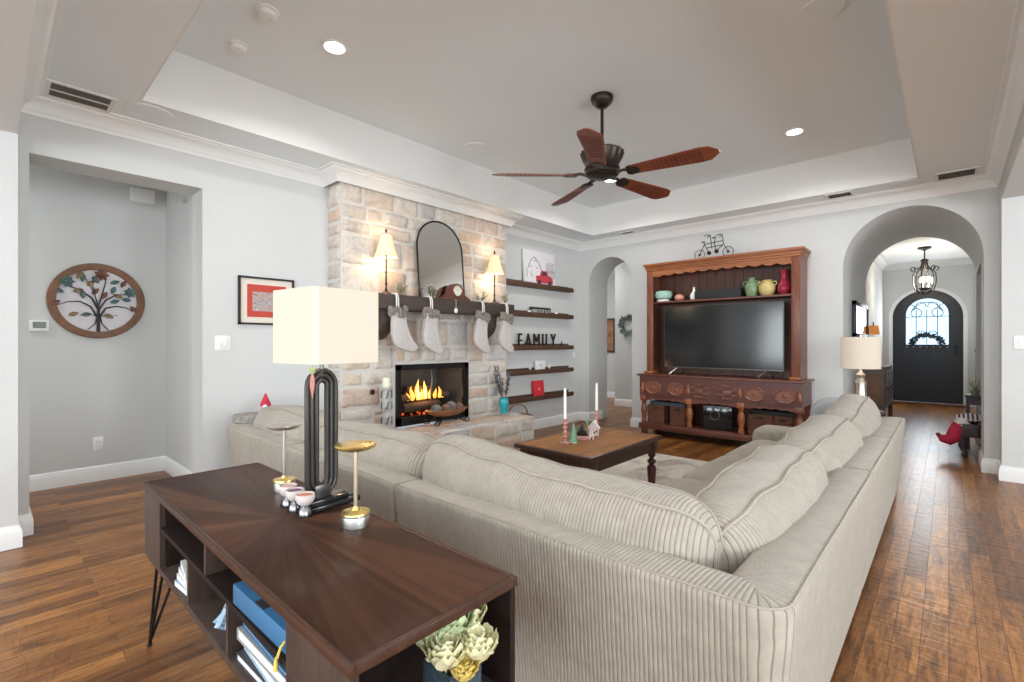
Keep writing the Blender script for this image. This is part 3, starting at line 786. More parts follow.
# ------------------------------------------------------------------ things on the hearth
t = thing('candle_holder', 'tall carved whitewashed candle holder left of the firebox', 'candle holder', (-3.83, 2.475, HZ + .012))
mat('whitewash', (0.56, 0.57, 0.56), .8, var=.35, vscale=26, bump=.6, bscale=60)
mb = MB(); mb.lathe([(0, 0), (.085, 0), (.09, .015), (.075, .03), (.05, .045), (.036, .06), (.042, .09), (.046, .12), (.04, .16), (.032, .19), (.043, .22), (.045, .28), (.036, .32), (.04, .36), (.034, .38), (.05, .4), (.058, .41), (.056, .42), (0, .42)], seg=8)
h = mb.build('carved_column', 'whitewash', t, ang=20)
mat('iron_grey', (0.10, 0.11, 0.11), .7, var=.3)
for zz in (.11, .25, .35):
    for k in range(4):
        a = PI / 4 + k * PI / 2 + .4; mb = MB(); mb.tube([(.047 * math.cos(a + b2 * .35), .047 * math.sin(a + b2 * .35), zz + .035 * math.sin(b2 * 2)) for b2 in (-1, -.5, 0, .5, 1)], .006, 5); mb.build('carved_scroll', 'iron_grey', h)
for k in range(8):
    a = 2 * PI * k / 8; mb = MB(); mb.ball((.085 * math.cos(a), .085 * math.sin(a), .016), .02, seg=8, ring=5); mb.build('carved_bead', 'iron_grey', h)
mb = MB(); mb.lathe([(0, 0), (.036, 0), (.038, .01), (.038, .075), (.03, .085), (0, .08)], c=(0, 0, .42), seg=18); mb.build('pillar_candle', 'cream_wax', t)

t = thing('wooden_bowl', 'shallow carved wooden bowl on scrolled black stand on the hearth', 'bowl', (-3.80, 3.17, HZ + .012))
mb = MB(); rings = []
for rr_, z in ((.03, .075), (.13, .085), (.2, .115), (.235, .15), (.225, .152), (.19, .125), (.12, .1), (.03, .09)):
    rings.append([Vector((rr_ * .52 * math.cos(2 * PI * k / 28), rr_ * 1.12 * math.sin(2 * PI * k / 28), z)) for k in range(28)])
mb.rings(rings); mb.build('bowl_body', 'bowl_wood', t)
mb = MB()
for sy in (-1, 1):
    for sx in (-1, 1):
        pts = [(sx * .05, sy * .1, .078), (sx * .07, sy * .13, .04), (sx * .085, sy * .17, .012)]
        pts += [(sx * .09, sy * (.2 + .024 * math.sin(a)), .03 - .024 * math.cos(a)) for a in (0, .8, 1.6, 2.4, 3.2, 4.0, 4.8)]
        mb.tube(pts, .006, 6)
    mb.tube([(-.07, sy * .13, .04), (.07, sy * .13, .04)], .006, 6)
mb.tube([(0, -.13, .04), (0, .13, .04)], .006, 6); mb.tube([(.05, -.1, .076), (.05, .1, .076)], .006, 6); mb.build('scrolled_stand', 'black_metal', t)
mat('ball_grey', (0.25, 0.225, 0.21), .85, var=.4, vscale=30, bump=.7, bscale=40); mat('ball_brown', (0.26, 0.15, 0.11), .85, var=.4, vscale=40, bump=.8, bscale=60)
for k, (dx, dy, dz, r, mm, lab) in enumerate(((0, -.14, .15, .055, 'ball_grey', 'grey decorative ball at the left end of the wooden bowl'), (.01, -.03, .15, .05, 'ball_brown', 'brown woven ball left of centre in the wooden bowl'), (-.01, .06, .165, .055, 'ball_grey', 'grey ball standing highest in the middle of the wooden bowl'), (.01, .155, .15, .048, 'ball_brown', 'brown ball at the right end of the wooden bowl'))):
    mb = MB(); mb.ball((0, 0, 0), r, seg=18, ring=12, lump=.14, seed=k)
    tag(mb.build('decorative_ball', mm, loc=(-3.80 + dx, 3.17 + dy, HZ + .012 + dz)), lab, 'ball', 'decorative balls in the wooden bowl')

mat('turquoise_glaze', (0.03, 0.42, 0.50), .18, var=.12, vscale=10); mat('lavender_grey', (0.22, 0.24, 0.28), .8, var=.3, vscale=30)
t = thing('turquoise_vase', 'turquoise glazed vase of dried grey stems at the right end of the hearth', 'vase', (-3.86, 4.08, HZ + .012))
mb = MB(); mb.lathe([(0, 0), (.04, 0), (.045, .01), (.036, .03), (.045, .06), (.058, .1), (.058, .14), (.048, .165), (.052, .18), (.047, .178), (.04, .16), (0, .15)], seg=24); mb.build('vase_body', 'turquoise_glaze', t)
mb = MB(); r = random.Random(3); mb2 = MB()
for k in range(15):
    a = r.uniform(0, 2 * PI); e = Vector((.07 * math.cos(a), .11 * math.sin(a) - .03, r.uniform(.36, .56)))
    p0 = Vector((.015 * math.cos(a), .015 * math.sin(a), .15)); mb2.tube([p0, p0.lerp(e, .5) + Vector((0, 0, .02)), e], .0022, 5)
    for m in range(16):
        p = p0.lerp(e, .25 + .048 * m); mb.leaf(p, (r.uniform(-1, 1), r.uniform(-1, 1), r.uniform(.2, 1)), (0, 0, 1), .045, .012)
mb2.build('stems', 'twig', t); mb.build('dried_leaves', 'lavender_grey', t)

mat('wicker', (0.36, 0.20, 0.10), .8, var=.3, vscale=50, bump=.8, bscale=90)
t = thing('log_basket', 'brown wicker basket with arched handle on the floor beside the hearth', 'basket', (-4.06, 4.55, 0))
mb = MB(); mb.lathe([(0, 0), (.13, 0), (.14, .02), (.165, .26), (.175, .28), (.16, .27), (.13, .03), (0, .03)], seg=28, sy=1.2); mb.build('basket_body', 'wicker', t)
mb = MB(); mb.tube([(0, .19 * math.cos(a * PI / 12), .27 + .15 * math.sin(a * PI / 12)) for a in range(13)], .009, 8); mb.build('handle', 'wicker', t)

# ------------------------------------------------------------------ ledge shelves by the fireplace
shelf_names = ['topmost of the five dark wood picture ledges beside the fireplace', 'second ledge from the top beside the fireplace', 'middle ledge carrying the metal letters', 'fourth ledge down holding the small white plaque', 'lowest dark picture ledge beside the hearth']
SZ = [1.955, 1.555, 1.105, .775, .415]
for z, lab in zip(SZ, shelf_names):
    t = thing('picture_ledge', lab, 'shelf', (XL + .001, 5.2, z), 0, 'picture ledges beside the fireplace')
    mb = MB(); mb.box(0, .105, -.85, .70, 0, .018, .002); mb.box(.09, .105, -.85, .70, .018, .062, .002); mb.box(0, .012, -.85, .70, .018, .085, .002)
    mb.build('ledge_board', 'shelf_wood', t)
    mb = MB(); mb.tube([(.06, .70, .03), (.06, .76, .03)], .012, 10); mb.build('end_peg', 'black_metal', t)
LX = XL + .03
mat('canvas_white', (0.80, 0.77, 0.80), .8, var=.03, vscale=8); mat('ink_dark', (0.05, 0.045, 0.06), .8, var=.1); mat('truck_red', (0.62, 0.05, 0.07), .6, var=.15, vscale=30); mat('print_lilac', (0.62, 0.56, 0.66), .8, var=.2, vscale=20)
t = thing('truck_canvas', 'white canvas print of a red truck and barn on the topmost ledge', 'picture', (LX + .02, 5.18, SZ[0] + .02), 0)
Ml = Matrix.Rotation(rad(-4), 4, 'Y')
mb = MB(); mb.box(-.014, .014, -.345, .345, 0, .50, .003, M=Ml); mb.build('canvas', 'canvas_white', t)
mb = MB()
def ink(pts, r=.003): mb.tube([Ml @ Vector((.016, y, z)) for y, z in pts], r, 5)
ink([(-.27, .24), (-.2, .35), (-.12, .41), (-.04, .36), (.02, .25)], .004); ink([(-.29, .23), (-.29, .12)]); ink([(.03, .25), (.06, .12)]); ink([(-.2, .2), (-.2, .14), (-.16, .14)])
ink([(-.13, .34), (-.1, .37), (-.07, .34)]); ink([(-.2, .28), (-.2, .26)], .006); ink([(-.07, .27), (-.07, .25)], .006)
for k in range(7):
    y0 = .14 + .03 * k; ink([(y0, .14), (y0 - .01, .3 + .012 * (k % 3)), (y0 + .02, .36 + .01 * (k % 2))], .002); ink([(y0, .22), (y0 + .03, .26)], .002)
mb.build('ink_drawing', 'ink_dark', t)
mb = MB()
mb.prism([(-.10, .06), (.27, .06), (.27, .14), (.22, .165), (.17, .175), (.145, .235), (.02, .235), (-.01, .165), (-.10, .15)], .0145, .0175, 'yz', M=Ml); tr = mb.build('red_truck', 'truck_red', t)
mb = MB()
for y in (-.04, .20): mb.lathe([(0, 0), (.038, 0), (.038, .004), (0, .004)], c=Ml @ Vector((.016, y, .065)), seg=14, M=Matrix.Rotation(rad(90), 4, 'Y'))
mb.prism([(.03, .17), (.13, .17), (.122, .22), (.04, .22)], .0165, .0185, 'yz', M=Ml); mb.build('wheels_and_window', 'ink_dark', tr)
mb = MB(); mb.prism([(-.33, .02), (.33, .02), (.33, .05), (.1, .045), (-.33, .06)], .0143, .0155, 'yz', M=Ml); mb.build('snow_ground', 'print_lilac', t)

t = thing('word_sign', 'narrow black sign with pale lettering on the second ledge', 'sign', (LX + .02, 5.18, SZ[1] + .02))
mb = MB(); mb.box(-.01, .01, -.225, .225, 0, .12, .003); mb.build('board', 'black_matte', t)
mb = MB(); r = random.Random(8); y = -.2
while y < .19:
    wd = r.uniform(.012, .026); mb.box(.0095, .0115, y, y + .005, .035, .09)
    if r.random() < .7: mb.box(.0095, .0115, y, y + wd, .084, .09)
    if r.random() < .6: mb.box(.0095, .0115, y, y + wd, .035, .041)
    if r.random() < .5: mb.box(.0095, .0115, y + wd - .005, y + wd, .035, .09)
    y += wd + .012
mb.build('lettering', 'candle_wax', t)
for yy, lab in ((4.925, 'tiny white candle left of the word sign on the second ledge'), (5.52, 'tiny white candle right of the word sign on the second ledge')):
    t = thing('votive_candle', lab, 'candle', (LX + .035, yy, SZ[1] + .018), 0, 'small candles on the second ledge')
    mb = MB(); mb.lathe([(0, 0), (.022, 0), (.024, .01), (.024, .065), (.02, .07), (0, .066)], seg=14); mb.build('wax', 'candle_wax', t)
    mb = MB(); mb.tube([(0, 0, .066), (.001, 0, .085)], .0015, 5); mb.build('wick', 'black_matte', t)

def text_mesh(name, ch, height, depth, material, sx=1.0, parent=None, M=None, off=0.0):
    cu = bpy.data.curves.new(name, 'FONT'); cu.body = ch; cu.size = height / .73; cu.extrude = depth / 2; cu.align_x = 'CENTER'; cu.resolution_u = 3; cu.offset = off
    ob = bpy.data.objects.new(name + '_src', cu); COL.objects.link(ob)
    dg = bpy.context.evaluated_depsgraph_get(); me = bpy.data.meshes.new_from_object(ob.evaluated_get(dg))
    bpy.data.objects.remove(ob); bpy.data.curves.remove(cu)
    me.transform(Matrix.Diagonal((sx, 1, 1, 1)))
    if M: me.transform(M)
    me.name = name; me.materials.clear(); me.materials.append(MATS[material])
    o = bpy.data.objects.new(name, me); COL.objects.link(o)
    if parent: o.parent = parent
    return o
mat('letter_iron', (0.045, 0.042, 0.038), .6, .4, var=.3, vscale=40)
Mt = Matrix(((0, 0, 1, 0), (1, 0, 0, 0), (0, 1, 0, 0), (0, 0, 0, 1)))      # text x -> y, text y -> z, text z -> x
for k, (ch, yy) in enumerate(zip('FAMILY', (4.74, 4.91, 5.085, 5.22, 5.325, 5.46))):
    t = thing('metal_letter', 'dark metal letter %s standing on the middle ledge' % ch, 'letter', (LX + .03, yy, SZ[2] + .019), 0, 'letters spelling a word on the middle ledge')
    o = text_mesh('letter_body', ch, .215, .022, 'letter_iron', .66, t, Mt, .0)
    b0 = min(v.co.z for v in o.data.vertices); o.location.z = -b0 + .004
    wd = max(abs(v.co.y) for v in o.data.vertices)
    mb = MB(); mb.box(-.013, .013, -wd - .008, wd + .008, 0, .006); mb.build('foot', 'letter_iron', t, smooth=False)
t = thing('star_ornament', 'small black star beside the letters on the middle ledge', 'ornament', (LX + .03, 5.66, SZ[2] + .018))
pts = [((.05 if k % 2 == 0 else .021) * math.sin(2 * PI * k / 10), .05 + (.05 if k % 2 == 0 else .021) * math.cos(2 * PI * k / 10)) for k in range(10)]
mb = MB(); mb.prism(pts, -.006, .006, 'yz', M=Matrix.Rotation(0, 4, 'X')); mb.build('star', 'black_metal', t, smooth=False)
mb = MB(); mb.box(-.02, .02, -.03, .03, 0, .012, .002); mb.build('base', 'bronze', t)

t = thing('white_plaque', 'small white square plaque with a pale emblem on the fourth ledge', 'plaque', (LX + .022, 5.17, SZ[3] + .019))
mb = MB(); mb.box(-.012, .012, -.105, .105, 0, .16, .002); mb.build('panel', 'canvas_white', t)
mb = MB(); mb.lathe([(0, 0), (.02, 0), (.02, .002), (0, .002)], c=(.012, .0, .1), seg=12, M=Matrix.Rotation(rad(90), 4, 'Y')); mb.build('emblem', 'print_lilac', t)
for yy, lab in ((4.94, 'little pale figurine left of the white plaque on the fourth ledge'), (5.36, 'little pale figurine right of the white plaque on the fourth ledge')):
    t = thing('figurine', lab, 'figurine', (LX + .035, yy, SZ[3] + .018), 0, 'figurines beside the white plaque')
    mb = MB(); mb.lathe([(0, 0), (.028, 0), (.03, .01), (.022, .035), (.012, .05), (0, .052)], seg=14); mb.build('skirt', 'leaf_green', t)
    mb = MB(); mb.ball((0, 0, .066), .021, seg=14, ring=8); mb.build('head', 'cream_wax', t)

mat('book_red', (0.68, 0.03, 0.05), .5, var=.06); mat('print_gold', (0.75, 0.45, 0.25), .5, var=.1)
t = thing('red_book', 'upright red book with a small gold emblem on the lowest ledge', 'book', (LX + .028, 5.14, SZ[4] + .019))
Ml = Matrix.Rotation(rad(-6), 4, 'Y')
mb = MB(); mb.box(-.016, -.012, -.11, .11, 0, .245, .001, M=Ml); mb.box(.012, .016, -.11, .11, 0, .245, .001, M=Ml); mb.box(-.016, .016, -.113, -.108, 0, .245, .001, M=Ml); mb.build('cover', 'book_red', t)
mb = MB(); mb.box(-.012, .012, -.107, .105, .004, .24, M=Ml); mb.build('pages', 'candle_wax', t)
mb = MB(); mb.lathe([(0, 0), (.02, 0), (.02, .0015), (0, .0015)], c=Ml @ Vector((.016, 0, .13)), seg=12, M=Ml @ Matrix.Rotation(rad(90), 4, 'Y')); mb.build('emblem', 'print_gold', t)

# ------------------------------------------------------------------ the sectional sofa
SX0, SY0, SX1, SY1 = -3.86, 1.2, -0.303, 4.95          # outer foot line of the two backs
sofa = thing('sectional_sofa', 'large L-shaped beige ribbed corduroy sectional sofa with loose back pillows', 'sofa', (-2.0, 2.5, 0))
ox, oy = 2.0, -2.5
def along(path, u):
    for a, b2 in zip(path[:-1], path[1:]):
        L = (Vector(b2) - Vector(a)).length
        if u <= L + 1e-6: return Vector(a) + (Vector(b2) - Vector(a)) * (u / L)
        u -= L
    return Vector(path[-1])
rc = 0.035
fpath = [(SX0 + ox, SY0 + oy), (SX1 - rc + ox, SY0 + oy)] + [(SX1 - rc + ox + rc * math.sin(rad(a)), SY0 + rc + oy - rc * math.cos(rad(a))) for a in (18, 36, 54, 72, 90)] + [(SX1 + ox, SY1 + oy)]
def back_frame(u0, u1, zs=1.0):
    sec = [(-.02, .02), (0.0, .03), (.012, .15), (.03, .35), (.044, .52), (.049, .582), (.047, .598), (.040, .605), (.025, .608), (-.04, .608), (-.09, .603), (-.118, .59), (-.125, .56), (-.125, .45), (-.125, .25), (-.12, .02)]
    ulist = [u0 + .003, u0 + .008, u0 + .018, u0 + .035]
    st = u0 + .1
    while st < u1 - .05: ulist.append(st); st += .06
    # keep the rounded corner's own points
    cu = 0; acc = []
    for a, b2 in zip(fpath[:-1], fpath[1:]): cu += (Vector(b2) - Vector(a)).length; acc.append(cu)
    ulist += [c_ for c_ in acc if u0 + .04 < c_ < u1 - .04]
    ulist += [u1 - .035, u1 - .018, u1 - .008, u1 - .003]
    ulist = sorted(set(ulist)); L = acc[-1]
    rings = []; per = [0]
    for a, b2 in zip(sec, sec[1:] + sec[:1]): per.append(per[-1] + math.hypot(a[0] - b2[0], a[1] - b2[1]))
    for u in ulist:
        p = along(fpath, u); d1 = along(fpath, max(0, u - .012)); d2 = along(fpath, min(L, u + .012))
        d = (d2 - d1).normalized(); nrm = Vector((d.y, -d.x))
        e = min(u - u0, u1 - u); k = 1 - max(0, 1 - e / .035) ** 2 * .35
        wob = .006 * mnoise.noise(Vector((u * 2.3, 1.7, 0)))
        ring = []
        for o, z in sec:
            oo = -.04 + (o + .04) * (1 - (1 - k) * .55)
            zz = z * zs + (wob if z > .4 else 0) - (1 - k) * .05 * (z > .5)
            ring.append(Vector((p.x + nrm.x * oo, p.y + nrm.y * oo, zz)))
        rings.append(ring)
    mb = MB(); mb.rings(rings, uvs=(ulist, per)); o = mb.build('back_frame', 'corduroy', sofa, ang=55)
    mb = MB(); mb.tube([r_[7] + Vector((0, 0, .001)) for r_ in rings], .0028, 6); mb.build('welt_seam', 'sofa_piping', o)
total = (SX1 - SX0) + (SY1 - SY0)
u_corner = SX1 - SX0
for a, b2 in ((0, -2.87 - SX0), (-2.87 - SX0, -1.74 - SX0), (-1.74 - SX0, u_corner + 1.62 - .05), (u_corner + 1.62 - .05, u_corner + 2.62), (u_corner + 2.62, total - .06)): back_frame(a, b2)

def sofa_block(name, x0, x1, y0, y1, z0, z1, bev, material='corduroy', along_x=True, parent=sofa, puff=0.0):
    """an upholstered block with soft edges; UVs run along its length"""
    cx, cy, cz = (x0 + x1) / 2, (y0 + y1) / 2, (z0 + z1) / 2; a, b2, h = (x1 - x0) / 2, (y1 - y0) / 2, (z1 - z0) / 2
    nL = 26; nS = 32; rings = []; us = []; half = a if along_x else b2; wid = b2 if along_x else a
    for i in range(nL + 1):
        t = -math.cos(PI * i / nL); e = (half - abs(t) * half)
        k = 1.0 if e > bev else math.sqrt(max(0.0, 1 - (1 - e / bev) ** 2))
        ring = []
        for j in range(nS):
            q = 2 * PI * j / nS; cs, sn = math.cos(q), math.sin(q)
            ex = 2 / 7.0
            w_ = (wid - bev * (1 - k)) * math.copysign(abs(cs) ** ex, cs); z_ = (h - bev * (1 - k)) * math.copysign(abs(sn) ** ex, sn)
            if puff and z_ > 0: z_ += puff * (1 - t * t) * (1 - (w_ / wid) ** 2)
            ring.append(Vector((cx + t * half, cy + w_, cz + z_)) if along_x else Vector((cx + w_, cy + t * half, cz + z_)))
        rings.append([p + Vector((ox, oy, 0)) for p in ring]); us.append(t * half)
    per = [0.05 * j for j in range(nS + 1)]
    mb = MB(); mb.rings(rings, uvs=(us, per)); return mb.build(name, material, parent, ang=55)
sofa_block('base', SX0 + .05, -0.45, 1.33, 2.03, .04, .25, .03); sofa_block('base', -1.21, -0.45, 2.03, 4.72, .04, .25, .03, along_x=False)
for x0, x1 in ((-3.66, -2.62), (-2.60, -1.56), (-1.54, -.44)): sofa_block('seat_cushion', x0, x1, 1.33, 2.08, .235, .405, .06, puff=.03)
for y0, y1 in ((2.10, 2.92), (2.93, 3.72), (3.73, 4.50)): sofa_block('seat_cushion', -1.26, -.44, y0, y1, .225, .375, .06, along_x=False, puff=.035)
sofa_block('arm', SX0, SX0 + .20, 1.31, 2.06, .04, .56, .07, along_x=False)
sofa_block('arm', -1.29, -.42, 4.50, 4.80, .04, .465, .09)

def pillow(cx, cy, z0, L, T, H, rz, prof, seed, lean=0.0, exp=2.5):
    """loose back pillow: box cushion with two piped seams; prof(t) lifts the top along its length"""
    n = 44; m = 45; rings = []; us = []; per = [0.03 * j for j in range(m + 1)]; r0 = Vector((seed * 3.1, seed * 1.7, 0))
    M = Matrix.Translation((cx + ox, cy + oy, z0)) @ Matrix.Rotation(rz, 4, 'Z') @ Matrix.Rotation(lean, 4, 'X')
    pipe = [[], []]
    for i in range(n + 1):
        t = -math.cos(PI * i / n); s = max(0.02, (1 - abs(t) ** 7)) ** (1 / 2.6)
        sv = max(0.05, (1 - abs(t) ** 5)) ** (1 / 2.2)
        top = H * prof(t); ring = []
        for j in range(m):
            q = 2 * PI * j / m + rad(62); cs, sn = math.cos(q), math.sin(q); ex = 2 / exp
            v = T / 2 * sv * math.copysign(abs(cs) ** ex, cs); w_ = math.copysign(abs(sn) ** ex, sn)
            z = (top * (.5 + .5 * w_ * s))
            nz = mnoise.noise(Vector((t * L * 3.2, q * .9, 0)) + r0)
            v += .012 * nz * sv; z += .010 * nz * s * (1 if w_ > 0 else .2)
            if w_ > 0: v *= (1 - .12 * w_)
            ring.append(M @ Vector((t * L / 2, v, z)))
        rings.append(ring); us.append(t * L / 2)
        for k, q in ((0, 0), (1, 7)): pipe[k].append(ring[q])
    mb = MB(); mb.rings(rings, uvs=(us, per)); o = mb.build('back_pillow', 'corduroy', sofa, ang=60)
    mb = MB()
    cen = M @ Vector((0, 0, H * .45))
    for k in range(2):
        mb.tube([p + (p - (M @ Vector(((M.inverted() @ p).x, 0, H * .5)))).normalized() * .003 for p in pipe[k][1:-1]], .0055, 6)
    mb.build('piping', 'sofa_piping', o)
    return o
P0 = .39
pillow(-3.33, 1.43, P0, 1.04, .34, .365, 0, lambda t: .98 + .03 * math.cos(t * 2) - .05 * t * t, 1)
pillow(-2.33, 1.43, P0, 1.10, .34, .365, 0, lambda t: .96 + .03 * t, 2)
pillow(-1.15, 1.43, P0, 1.32, .35, .385, 0, lambda t: .905 - .08 * t + .12 * t * t, 3)
pillow(-.545, 2.03, P0 - .01, 1.18, .37, .365, rad(90), lambda t: .93 + .07 * t, 4)
pillow(-.545, 3.17, P0 - .01, 1.14, .36, .37, rad(90), lambda t: .97 + .05 * t, 5)
pillow(-.53, 4.20, P0 - .01, 1.00, .34, .41, rad(90), lambda t: .98 + .13 * t - .05 * t * t, 6)

mat('cloth_grey', (0.36, 0.37, 0.38), .9, var=.08, vscale=50, bump=.3, bscale=150)
t = thing('throw_pillow', 'grey rounded throw pillow propped at the far end of the sofa', 'pillow', (-.715, 4.80, .47), rad(18))
mb = MB(); mb.ball((0, 0, .13), .17, .06, .14, 20, 12, lump=.08); mb.build('pillow_cover', 'cloth_grey', t)
mb = MB(); mb.tube([(.17 * math.cos(2 * PI * k / 30), 0, .13 + .14 * math.sin(2 * PI * k / 30)) for k in range(30)], .004, 6, True); mb.build('seam', 'cloth_grey', t)
mat('patterned_stone', (0.42, 0.39, 0.35), .6, var=.5, vscale=30)
t = thing('side_table', 'small side table with patterned top and black legs at the left end of the sofa', 'side table', (-4.06, 1.40, 0))
mb = MB(); mb.lathe([(0, .585), (.13, .585), (.135, .59), (.135, .635), (.13, .64), (0, .64)], seg=24); mb.build('tabletop', 'patterned_stone', t)
for k in range(4):
    a = PI / 4 + PI / 2 * k; mb = MB(); mb.tube([(.11 * math.cos(a), .11 * math.sin(a), .588), (.12 * math.cos(a), .12 * math.sin(a), .0)], .009, 8); mb.build('leg', 'black_metal', t)
mat('felt_red', (0.55, 0.03, 0.07), .9, var=.1, vscale=40)
t = thing('gnome_figure', 'little gnome with pointed red felt hat on the side table behind the left sofa pillow', 'figurine', (-4.03, 1.49, .6405))
mb = MB(); mb.ball((0, 0, .04), .035, .035, .04, 14, 10); mb.build('body', 'cloth_grey', t)
mb = MB(); mb.lathe([(.042, .06), (.038, .075), (.026, .105), (.016, .13), (.006, .155), (0, .16)], seg=14); mb.build('hat', 'felt_red', t)
mb = MB(); mb.ball((.03, -.015, .045), .02, .02, .03, 10, 8, lump=.3); mb.build('beard', 'ribbon_white', t)

# ------------------------------------------------------------------ rug and coffee table
t = tag(MB().box(-3.35, -.95, 2.15, 4.85, .001, .014, .004).build('area_rug', 'rug_pile'), 'pale beige distressed area rug under the coffee table', 'rug')
ct = thing('coffee_table', 'dark stained wooden coffee table with turned legs and planked worn top', 'coffee table', (-2.03, 3.06, .0145))
mb = MB(); mb.box(-.345, .335, -.445, .585, .415, .444, .005); mb.build('tabletop', 'table_dark', ct)
mb = MB(); mb.box(-.325, .315, -.425, .565, .443, .4455); mb.build('planked_top', 'table_top_wood', ct, smooth=False)
mb = MB()
for x0, x1, y0, y1 in ((-.30, .30, -.405, -.385), (-.30, .30, .525, .545), (-.30, -.28, -.405, .545), (.28, .30, -.405, .545)): mb.box(x0, x1, y0, y1, .325, .415)
mb.build('apron', 'table_dark', ct, smooth=False)
for lx in (-.275, .275):
    for ly in (-.375, .515):
        mb = MB(); mb.box(lx - .036, lx + .036, ly - .036, ly + .036, .315, .415, .003)
        mb.lathe([(.0, .0), (.022, 0), (.025, .02), (.032, .12), (.036, .19), (.032, .205), (.018, .215), (.034, .235), (.034, .25), (.018, .262), (.018, .272), (.03, .285), (.03, .315), (0, .316)], c=(lx, ly, 0), seg=18)
        mb.build('leg', 'table_leg_wood', ct)
CTZ = .0145 + .4455
def ct_pos(x, y): return (x, y, CTZ)
def taper_candle(x, y, label):
    t = thing('candlestick', label, 'candlestick', ct_pos(x, y), 0, 'pink glass candlesticks on the coffee table')
    mb = MB(); mb.lathe([(0, 0), (.04, 0), (.04, .006), (.012, .014), (.01, .03), (.02, .045), (.01, .06), (.021, .078), (.01, .095), (.021, .112), (.01, .128), (.02, .145), (.012, .16), (.017, .17), (.017, .18), (0, .178)], seg=18); mb.build('glass_stem', 'pink_glass', t)
    mb = MB(); mb.lathe([(.011, .17), (.011, .3), (.009, .40), (.003, .405), (0, .405)], seg=12); mb.build('taper', 'candle_wax', t)
taper_candle(-2.10, 2.88, 'pink glass candlestick with white taper left of the green tree on the coffee table')
taper_candle(-2.17, 3.42, 'pink glass candlestick with white taper nearest the far end of the coffee table')
def glass_tree(x, y, h, r, label):
    t = thing('glass_tree', label, 'ornament', ct_pos(x, y), 0, 'green glass trees on the coffee table')
    mb = MB(); mb.lathe([(0, 0), (r * .8, 0), (r * .8, .012), (0, .012)], seg=16); mb.build('base', 'candle_wax', t)
    mb = MB(); mb.lathe([(r, .012), (r * .97, .02), (r * .55, h * .5), (r * .2, h * .85), (.002, h), (0, h)], seg=18); mb.build('cone', 'green_glass', t)
glass_tree(-2.06, 2.93, .15, .036, 'larger green glass christmas tree beside the left candlestick')
glass_tree(-2.20, 3.32, .14, .026, 'smaller green glass tree beside the far candlestick')
t = thing('glass_cloche', 'small clear glass dome over a white scene in the middle of the coffee table', 'cloche', ct_pos(-2.10, 3.10))
mb = MB(); mb.lathe([(0, 0), (.06, 0), (.06, .02), (.05, .028), (0, .028)], seg=20); mb.build('base', 'pink_glass', t)
mb = MB(); mb.lathe([(.048, .028), (.05, .07), (.042, .105), (.025, .128), (0, .136)], seg=20); mb.build('dome', 'clear_glass', t)
mb = MB(); mb.ball((0, 0, .045), .03, .03, .022, 12, 8, lump=.3); mb.lathe([(.016, .055), (.008, .09), (0, .105)], seg=10); mb.build('scene', 'candle_wax', t)
mat('house_pink', (0.72, 0.58, 0.56), .7, var=.1)
for (x, y, s, lab) in ((-2.10, 3.27, 1.0, 'small pinkish ceramic house by the far candlestick'), (-2.03, 3.13, .5, 'tiny pinkish ceramic house in front of the glass dome')):
    t = thing('ceramic_house', lab, 'ornament', ct_pos(x, y), .5, 'ceramic houses on the coffee table')
    mb = MB(); mb.prism([(-.038 * s, 0), (.038 * s, 0), (.038 * s, .06 * s), (0, .105 * s), (-.038 * s, .06 * s)], -.03 * s, .03 * s, 'xz'); mb.build('walls', 'house_pink', t, smooth=False)
    mb = MB(); mb.prism([(-.046 * s, .055 * s), (0, .112 * s), (.046 * s, .055 * s), (.046 * s, .063 * s), (0, .122 * s), (-.046 * s, .063 * s)], -.034 * s, .034 * s, 'xz'); mb.box(.01 * s, .02 * s, -.01 * s, .0, .09 * s, .125 * s); mb.build('roof', 'candle_wax', t, smooth=False)
    mb = MB(); mb.box(-.01 * s, .01 * s, -.031 * s, -.029 * s, 0, .035 * s); mb.box(.016 * s, .028 * s, -.031 * s, -.029 * s, .03 * s, .045 * s); mb.build('door_and_window', 'bronze', t, smooth=False)

# ------------------------------------------------------------------ console table behind the sofa
cons = thing('console_table', 'low dark wood console table with sunburst veneer top and black hairpin legs', 'console table', (-1.5475, .624, 0))
hx, hy = .7975, .211
mb = MB(); mb.box(-hx, hx, -hy, hy, .632, .65, .003); mb.build('tabletop', 'sunburst_veneer', cons)
for x0, x1, y0, y1 in ((-hx - .003, hx + .003, -hy - .003, -hy + .009), (-hx - .003, hx + .003, hy - .009, hy + .003), (-hx - .003, -hx + .009, -hy + .009, hy - .009), (hx - .009, hx + .003, -hy + .009, hy - .009)):
    mb = MB(); mb.box(x0, x1, y0, y1, .630, .6515, .0015); mb.build('edge_banding', 'dark_walnut', cons)
mb = MB(); mb.box(-hx + .002, hx - .002, -hy + .002, hy - .002, .367, .388, .002); mb.build('bottom_panel', 'walnut_grey', cons)
mb = MB(); mb.box(-hx + .002, -hx + .02, -hy + .002, hy - .002, .388, .632); mb.build('side_panel', 'walnut_grey', cons, smooth=False)
mb = MB(); mb.box(-hx + .02, -hx + .245, -hy + .002, -hy + .018, .388, .632); mb.build('front_panel', 'walnut_grey', cons, smooth=False)
mb = MB(); mb.box(.533, hx - .002, -hy + .002, -hy + .018, .388, .632); mb.build('front_panel', 'walnut_grey', cons, smooth=False)
mb = MB(); mb.box(-hx + .02, hx - .002, hy - .018, hy - .002, .388, .632); mb.build('back_panel', 'walnut_shaded', cons, smooth=False)
mb = MB(); mb.box(-hx + .245, .533, -hy + .004, hy - .018, .52, .535); mb.build('shelf', 'walnut_shaded', cons, smooth=False)
